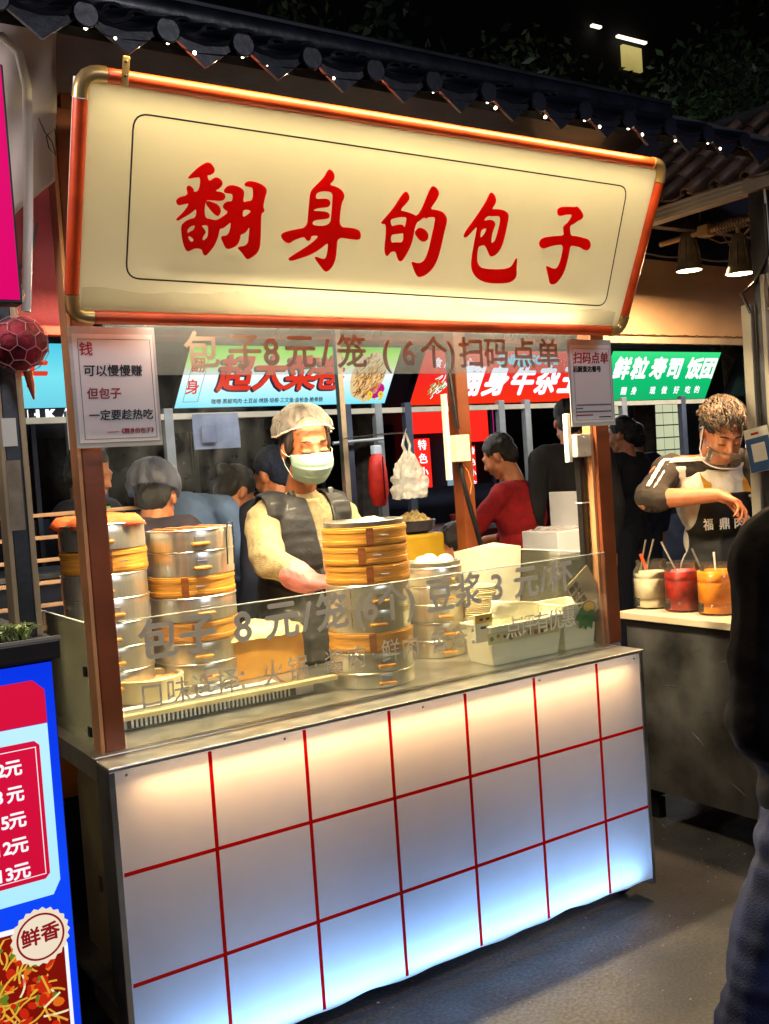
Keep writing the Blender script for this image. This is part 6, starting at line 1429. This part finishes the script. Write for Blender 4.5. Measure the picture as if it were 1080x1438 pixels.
# ---- sauce vendor in the right stall
XM, YM, RM = 2.80, .52, radians(155)
def ml(X, Y, Z):
    dx, dy = X-XM, Y-YM; return Vector((dx*cos(RM)+dy*sin(RM), -dx*sin(RM)+dy*cos(RM), Z))
mn = thing('person', 'man with bleached curly hair and clear mouth shield in black apron at the sauce stall', 'person', (XM, YM, 0), None, RM)
J = joints(1.70, head=ml(2.685, .375, 1.512), nek=ml(2.75, .47, 1.40), shoR=ml(2.60, .60, 1.375), shoL=ml(2.90, .42, 1.365), che=ml(2.78, .50, 1.22), wai=ml(2.83, .54, 1.07),
           elbR=ml(2.465, .585, 1.262), wriR=ml(2.59, .330, 1.268), elbL=ml(2.88, .24, 1.15), wriL=ml(2.72, .12, 1.05))
M = headM(J['head'], -.05, .58, -.05, 1.0); R3 = M.to_3x3()
fd = (ml(2.625, .235, 1.225)-J['wriR']).normalized()
HP = hand_parts(J['wriR'], fd, (0, -.3, 1), -1, 1.1, 1.0, .10)
body = fuse(head_parts(M, False, J['nek'])+torso_parts(J)+[('c', J['shoR'], .055, J['elbR'], .047), ('c', J['elbR'], .047, J['wriR'], .028)]+arm_parts(J, 'L')+leg_parts(J)+foot_parts(J)
            + HP+hand_parts(J['wriL'], (.5, .8, -.2), (0, 0, 1), 1, .6), .0055, 2)
putmesh('body', body, SKIN2, mn)
TEE = mat('white_tee', lin(222, 214, 198), .85, 0, .08, 15, .35, 60)
SLB = mat('dark_sleeve', lin(52, 44, 38), .85, 0, .2, 15, .35, 60)
putmesh('white_top', fuse(torso_parts(J, .014), .008, 2, folds(.008, 10), lambda c: c.z > J['nek'].z-.012), TEE, mn)
e2 = J['elbR']+(J['shoR']-J['elbR'])*.10
putmesh('sleeve', fuse([('c', J['shoR']+V3(-.03, 0, .005), .066, e2, .058), ('c', J['nek']+V3(.03, .0, -.035), .052, J['shoR'], .062), ('c', e2, .062, J['elbR']+(J['wriR']-J['elbR'])*.20, .056)], .007, 2, folds(.010, 14)), SLB, mn)
putmesh('sleeve', fuse([('c', J['shoL']+V3(.03, 0, .015), .068, J['elbL'], .062), ('c', J['elbL'], .060, J['wriL'], .045)], .007, 2, folds(.010, 14)), SLB, mn)
putmesh('trousers', fuse(leg_parts(J, .014)+[('e', J['pel']+V3(0, 0, -.04), (.150, .112, .11))], .012, 1, folds(.006, 8)), TROUS, mn)
# raglan shoulders are dark as well, with white cords down the sleeve
dS = (e2-J['shoR']).normalized()
for k in range(3):
    v0 = V3(.45, .70, .35+.5*(k-1)); off = (v0-dS*v0.dot(dS)).normalized()
    s0 = J['nek']+V3(.05, .02, -.02)
    pts = []
    for i in range(19):
        t = i/18
        if t < .35: q = s0+(J['shoR']-s0)*(t/.35); rr = .052+.012*t/.35
        else: q = J['shoR']+(e2-J['shoR'])*((t-.35)/.65); rr = .067-.006*(t-.35)
        pts.append(q+off*rr)
    build('white_cord', MB().tube(pts, [.0040+.0016*sin(i*2.4) for i in range(19)], 6), WHITEP, mn, world=False, sm=True)
nk = MB(); cn = J['nek']+V3(0, .012, -.008)
nk.tube([cn+V3(cos(2*pi*i/28)*.068, sin(2*pi*i/28)*.066, .006*sin(2*pi*i/28)*-2-.006) for i in range(29)], .011, 8, cap=False); build('dark_neckband', nk, SLB, mn, world=False, sm=True)
APR = mat('black_apron', lin(20, 20, 20), .7, 0, .2, 10, .3, 30)
def apr_cut(c):
    if c.y < J['che'].y-.02: return True
    top_ = 1.27-.02*0
    if c.z > top_: return True
    if c.z > 1.10 and abs(c.x-J['che'].x) > .105+.22*(1.27-c.z)*.8: return True
    return False
putmesh('apron', fuse(torso_parts(J, .024)+[('e', J['pel']+V3(0, 0, -.10), (.18, .14, .28))], .008, 2, folds(.006, 9), apr_cut), APR, mn, .004)
STR = mat('mustard_strap', lin(196, 140, 36), .7, 0, .1, 20, .2, 60)
for sx in (-1, 1):
    x = J['che'].x+sx*.085; pts = [V3(x, J['che'].y+.118, 1.265), V3(x, J['che'].y+.113, 1.31), V3(x*1.0, J['che'].y+.085, 1.355), V3(x*.95, J['che'].y+.050, 1.395), V3(x*.9, J['che'].y-.01, 1.425), V3(x*.8, J['che'].y-.08, 1.40)]
    mb = MB(); n = len(pts)
    mb.add([p+V3(-.017, 0, 0) for p in pts]+[p+V3(.017, 0, 0) for p in pts], [(i, i+1, n+i+1, n+i) for i in range(n-1)])
    sp_ = build('strap', mb, STR, mn, world=False, solid=.003); build('stud', MB().ball(V3(x, J['che'].y+.136, 1.250), .006, 8, 6), STEEL, sp_, world=False)
for k, ch in enumerate('福鼎肉片'):
    me = textmesh(ch, .050, off=.02, mt=WHITEP, ext=.0008); a = -.096+.064*k
    me.transform(Matrix.Translation(V3(J['che'].x-a, J['che'].y+.140-1.6*a*a, 1.142)) @ Matrix.Rotation(pi, 4, 'Z') @ FRONT @ Matrix.Rotation(-a*2.2, 4, 'Y')); oo = bpy.data.objects.new('lettering', me); COL.objects.link(oo); oo.parent = mn
# hair: dark base and many curled strands, lighter on top
hm = fuse([('e', M @ V3(0, -.018, .050), (.080, .096, .084), R3), ('e', M @ V3(0, -.055, .0), (.071, .052, .070), R3)], .007, 1)
Mi = M.inverted(); bm = bmesh.new(); bm.from_mesh(hm)
bmesh.ops.delete(bm, geom=[f for f in bm.faces if (lambda q: (q.y > .052 and q.z < .095) or (q.z < .01 and q.y > -.02))(Mi @ f.calc_center_median())], context='FACES'); bm.to_mesh(hm); bm.free()
putmesh('hair', hm, HAIR, mn)
LHAIR = mat('bleached_hair', lin(122, 100, 80), .5, 0, .5, 40, col2=lin(34, 26, 22))
random.seed(31); mb = MB(); mb2 = MB()
for k in range(900):
    th = random.uniform(0, 2*pi); ph = random.uniform(0, 1)**.7*1.35; n_ = V3(sin(ph)*cos(th), sin(ph)*sin(th), cos(ph)); p = V3(n_.x*.076, -.012+n_.y*.092, .048+n_.z*.080)
    if p.y > .06 and p.z < .082: continue
    light = random.random() < (.75 if p.z > .07 else .15)
    L = random.uniform(.026, .052); t_ = (V3(.6, .9, -.5)+V3(*[random.uniform(-.7, .7) for _ in range(3)])); t_ = (t_-n_*t_.dot(n_)).normalized(); pts = []
    for i in range(5):
        a = i/4*pi*.95; pts.append(M @ (p+n_*(.005+.016*sin(a*.9))+t_*L*(i/4)-n_.cross(t_)*.010*sin(a*1.6)))
    (mb if light else mb2).tube(pts, [.0018, .0020, .0018, .0013, .0006], 4)
h1 = build('light_curls', mb, LHAIR, mn, world=False, sm=True, kind='stuff'); h2 = build('dark_curls', mb2, HAIR, mn, world=False, sm=True, kind='stuff')
for sx in (-1, 1):
    build('eyebrow', MB().tube([M @ V3(sx*x, .0905-.35*(x-.02), .0300+.003*sin((x-.014)/.036*pi)) for x in (.013, .022, .031, .040, .049)], [.0025, .0036, .0036, .003, .001], 6), HAIR, mn, world=False, sm=True)
    build('eyelashes', MB().tube([M @ V3(sx*x, .0925-.50*abs(x-.026), .0005-.003*sin((x-.014)/.032*pi)) for x in (.014, .020, .026, .033, .040, .046)], [.0008, .0016, .002, .002, .0016, .0006], 6), LASH, mn, world=False, sm=True)
# clear mouth shield with white strap
mk = MB()
def shd(u, v):
    uu = 2*u-1; return M @ V3(.078*sin(uu*1.25)/sin(1.25), .132-.075*abs(uu)**2.2+.012*v, -.085+.078*v-.008*abs(uu))
mk.grid(shd, 24, 8); mm = mk.mesh('mouth_shield'); mm.shade_smooth()
ms = putmesh('mouth_shield', mm, film('clear_shield', (.97, .96, .94, 1), .93, .03, .3, (.8, .75, .65, 1)), mn, .001)
build('lower_rim', MB().tube([shd(i/24, 0) for i in range(25)], .003, 6), WHITEP, ms, world=False, sm=True)
for sx in (0, 1):
    s1 = -1 if sx == 0 else 1
    build('ear_strap', MB().tube([shd(sx, 0), M @ V3(s1*.084, .020, -.060), M @ V3(s1*.086, .012, .0), M @ V3(s1*.082, .0, .034), M @ V3(s1*.084, -.02, .015)], .0030, 6), WHITEP, ms, world=False, sm=True)
# ladle in his hand
lt = mn.matrix_basis
Mw = Matrix.Translation((XM, YM, 0)) @ Matrix.Rotation(RM, 4, 'Z')
hp = Mw @ (J['wriR']+fd*.095+V3(0, 0, -.022))
ld = thing('steel_ladle', 'long thin steel ladle held by the sauce vendor pointing down right', 'ladle', hp)
build('handle', MB().tube([hp+V3(-.02, .035, .05), hp, hp+V3(.06, -.10, -.17)], .0045, 8), STEEL, ld, sm=True)
build('scoop', MB().lathe([(.0, -.014), (.016, -.010), (.024, .004), (.022, .004), (.014, -.008), (0, -.011)], hp+V3(.063, -.105, -.180), 16, cap=False), STEEL, ld, sm=True)

# ---- foreground customer at the right edge, mostly outside the frame
XF, YF = 1.02, -1.21
J = joints(1.70, elbR=(.23, -.04, .97), elbL=(-.225, -.04, .97), wriR=(.11, .10, .86), wriL=(-.11, .10, .86), shoR=(.165, 0, 1.235), shoL=(-.165, 0, 1.235), nek=(0, 0, 1.34), head=(0, .03, 1.47), hipL=(-.10, 0, .80), kneL=(-.26, -.02, .47), ankL=(-.36, -.03, .08), che=(0, 0, 1.14), wai=(0, 0, .98), pel=(0, 0, .86))
fg = thing('person', 'foreground customer in a bulky dark navy jacket and blue jeans at the right edge', 'person', (XF, YF, 0), None, radians(-20))
M = headM(J['head'], 0, .1)
putmesh('body', fuse(head_parts(M, neck_to=J['nek'])+torso_parts(J)+arm_parts(J, 'R')+arm_parts(J, 'L')+leg_parts(J)+foot_parts(J)+hand_parts(J['wriR'], (-.5, .1, -.8), (1, 0, 0), -1, .4)+hand_parts(J['wriL'], (.5, .1, -.8), (-1, 0, 0), 1, .4), .008, 2), SKIN2, fg)
PUF = mat('dark_navy_jacket', lin(7, 8, 17), .8, 0, .3, 8, .35, 24, spec=.2)
putmesh('jacket', fuse(torso_parts(J, .05)+[('e', J['pel']+V3(0, 0, -.06), (.215, .175, .24))]+[('c', J['sho'+s_], .085, J['elb'+s_], .075) for s_ in 'RL']+[('c', J['elb'+s_], .075, J['wri'+s_], .058) for s_ in 'RL'], .009, 3,
        lambda c: .012*noise.noise(Vector((c.x*6, c.y*6, c.z*10)))+.006*noise.noise(Vector((c.x*16+c.z*9, c.y*16, c.z*26)))), PUF, fg)
putmesh('hair', fuse([('e', M @ V3(0, -.018, .052), (.082, .096, .084)), ('e', M @ V3(0, -.055, .0), (.072, .055, .075))], .009, 1), HAIR, fg)
putmesh('jeans', fuse([('c', J['hip'+s_], .105, J['kne'+s_], .076) for s_ in 'RL']+[('c', J['kne'+s_], .076, J['ank'+s_], .066) for s_ in 'RL'], .008, 2, lambda c: .012*noise.noise(Vector((c.x*9, c.y*9, c.z*7)))+.008*noise.noise(Vector((c.x*8+c.z*14, c.y*8, c.z*30)))), mat('blue_denim', lin(26, 40, 84), .85, 0, .3, 14, .3, 300), fg)
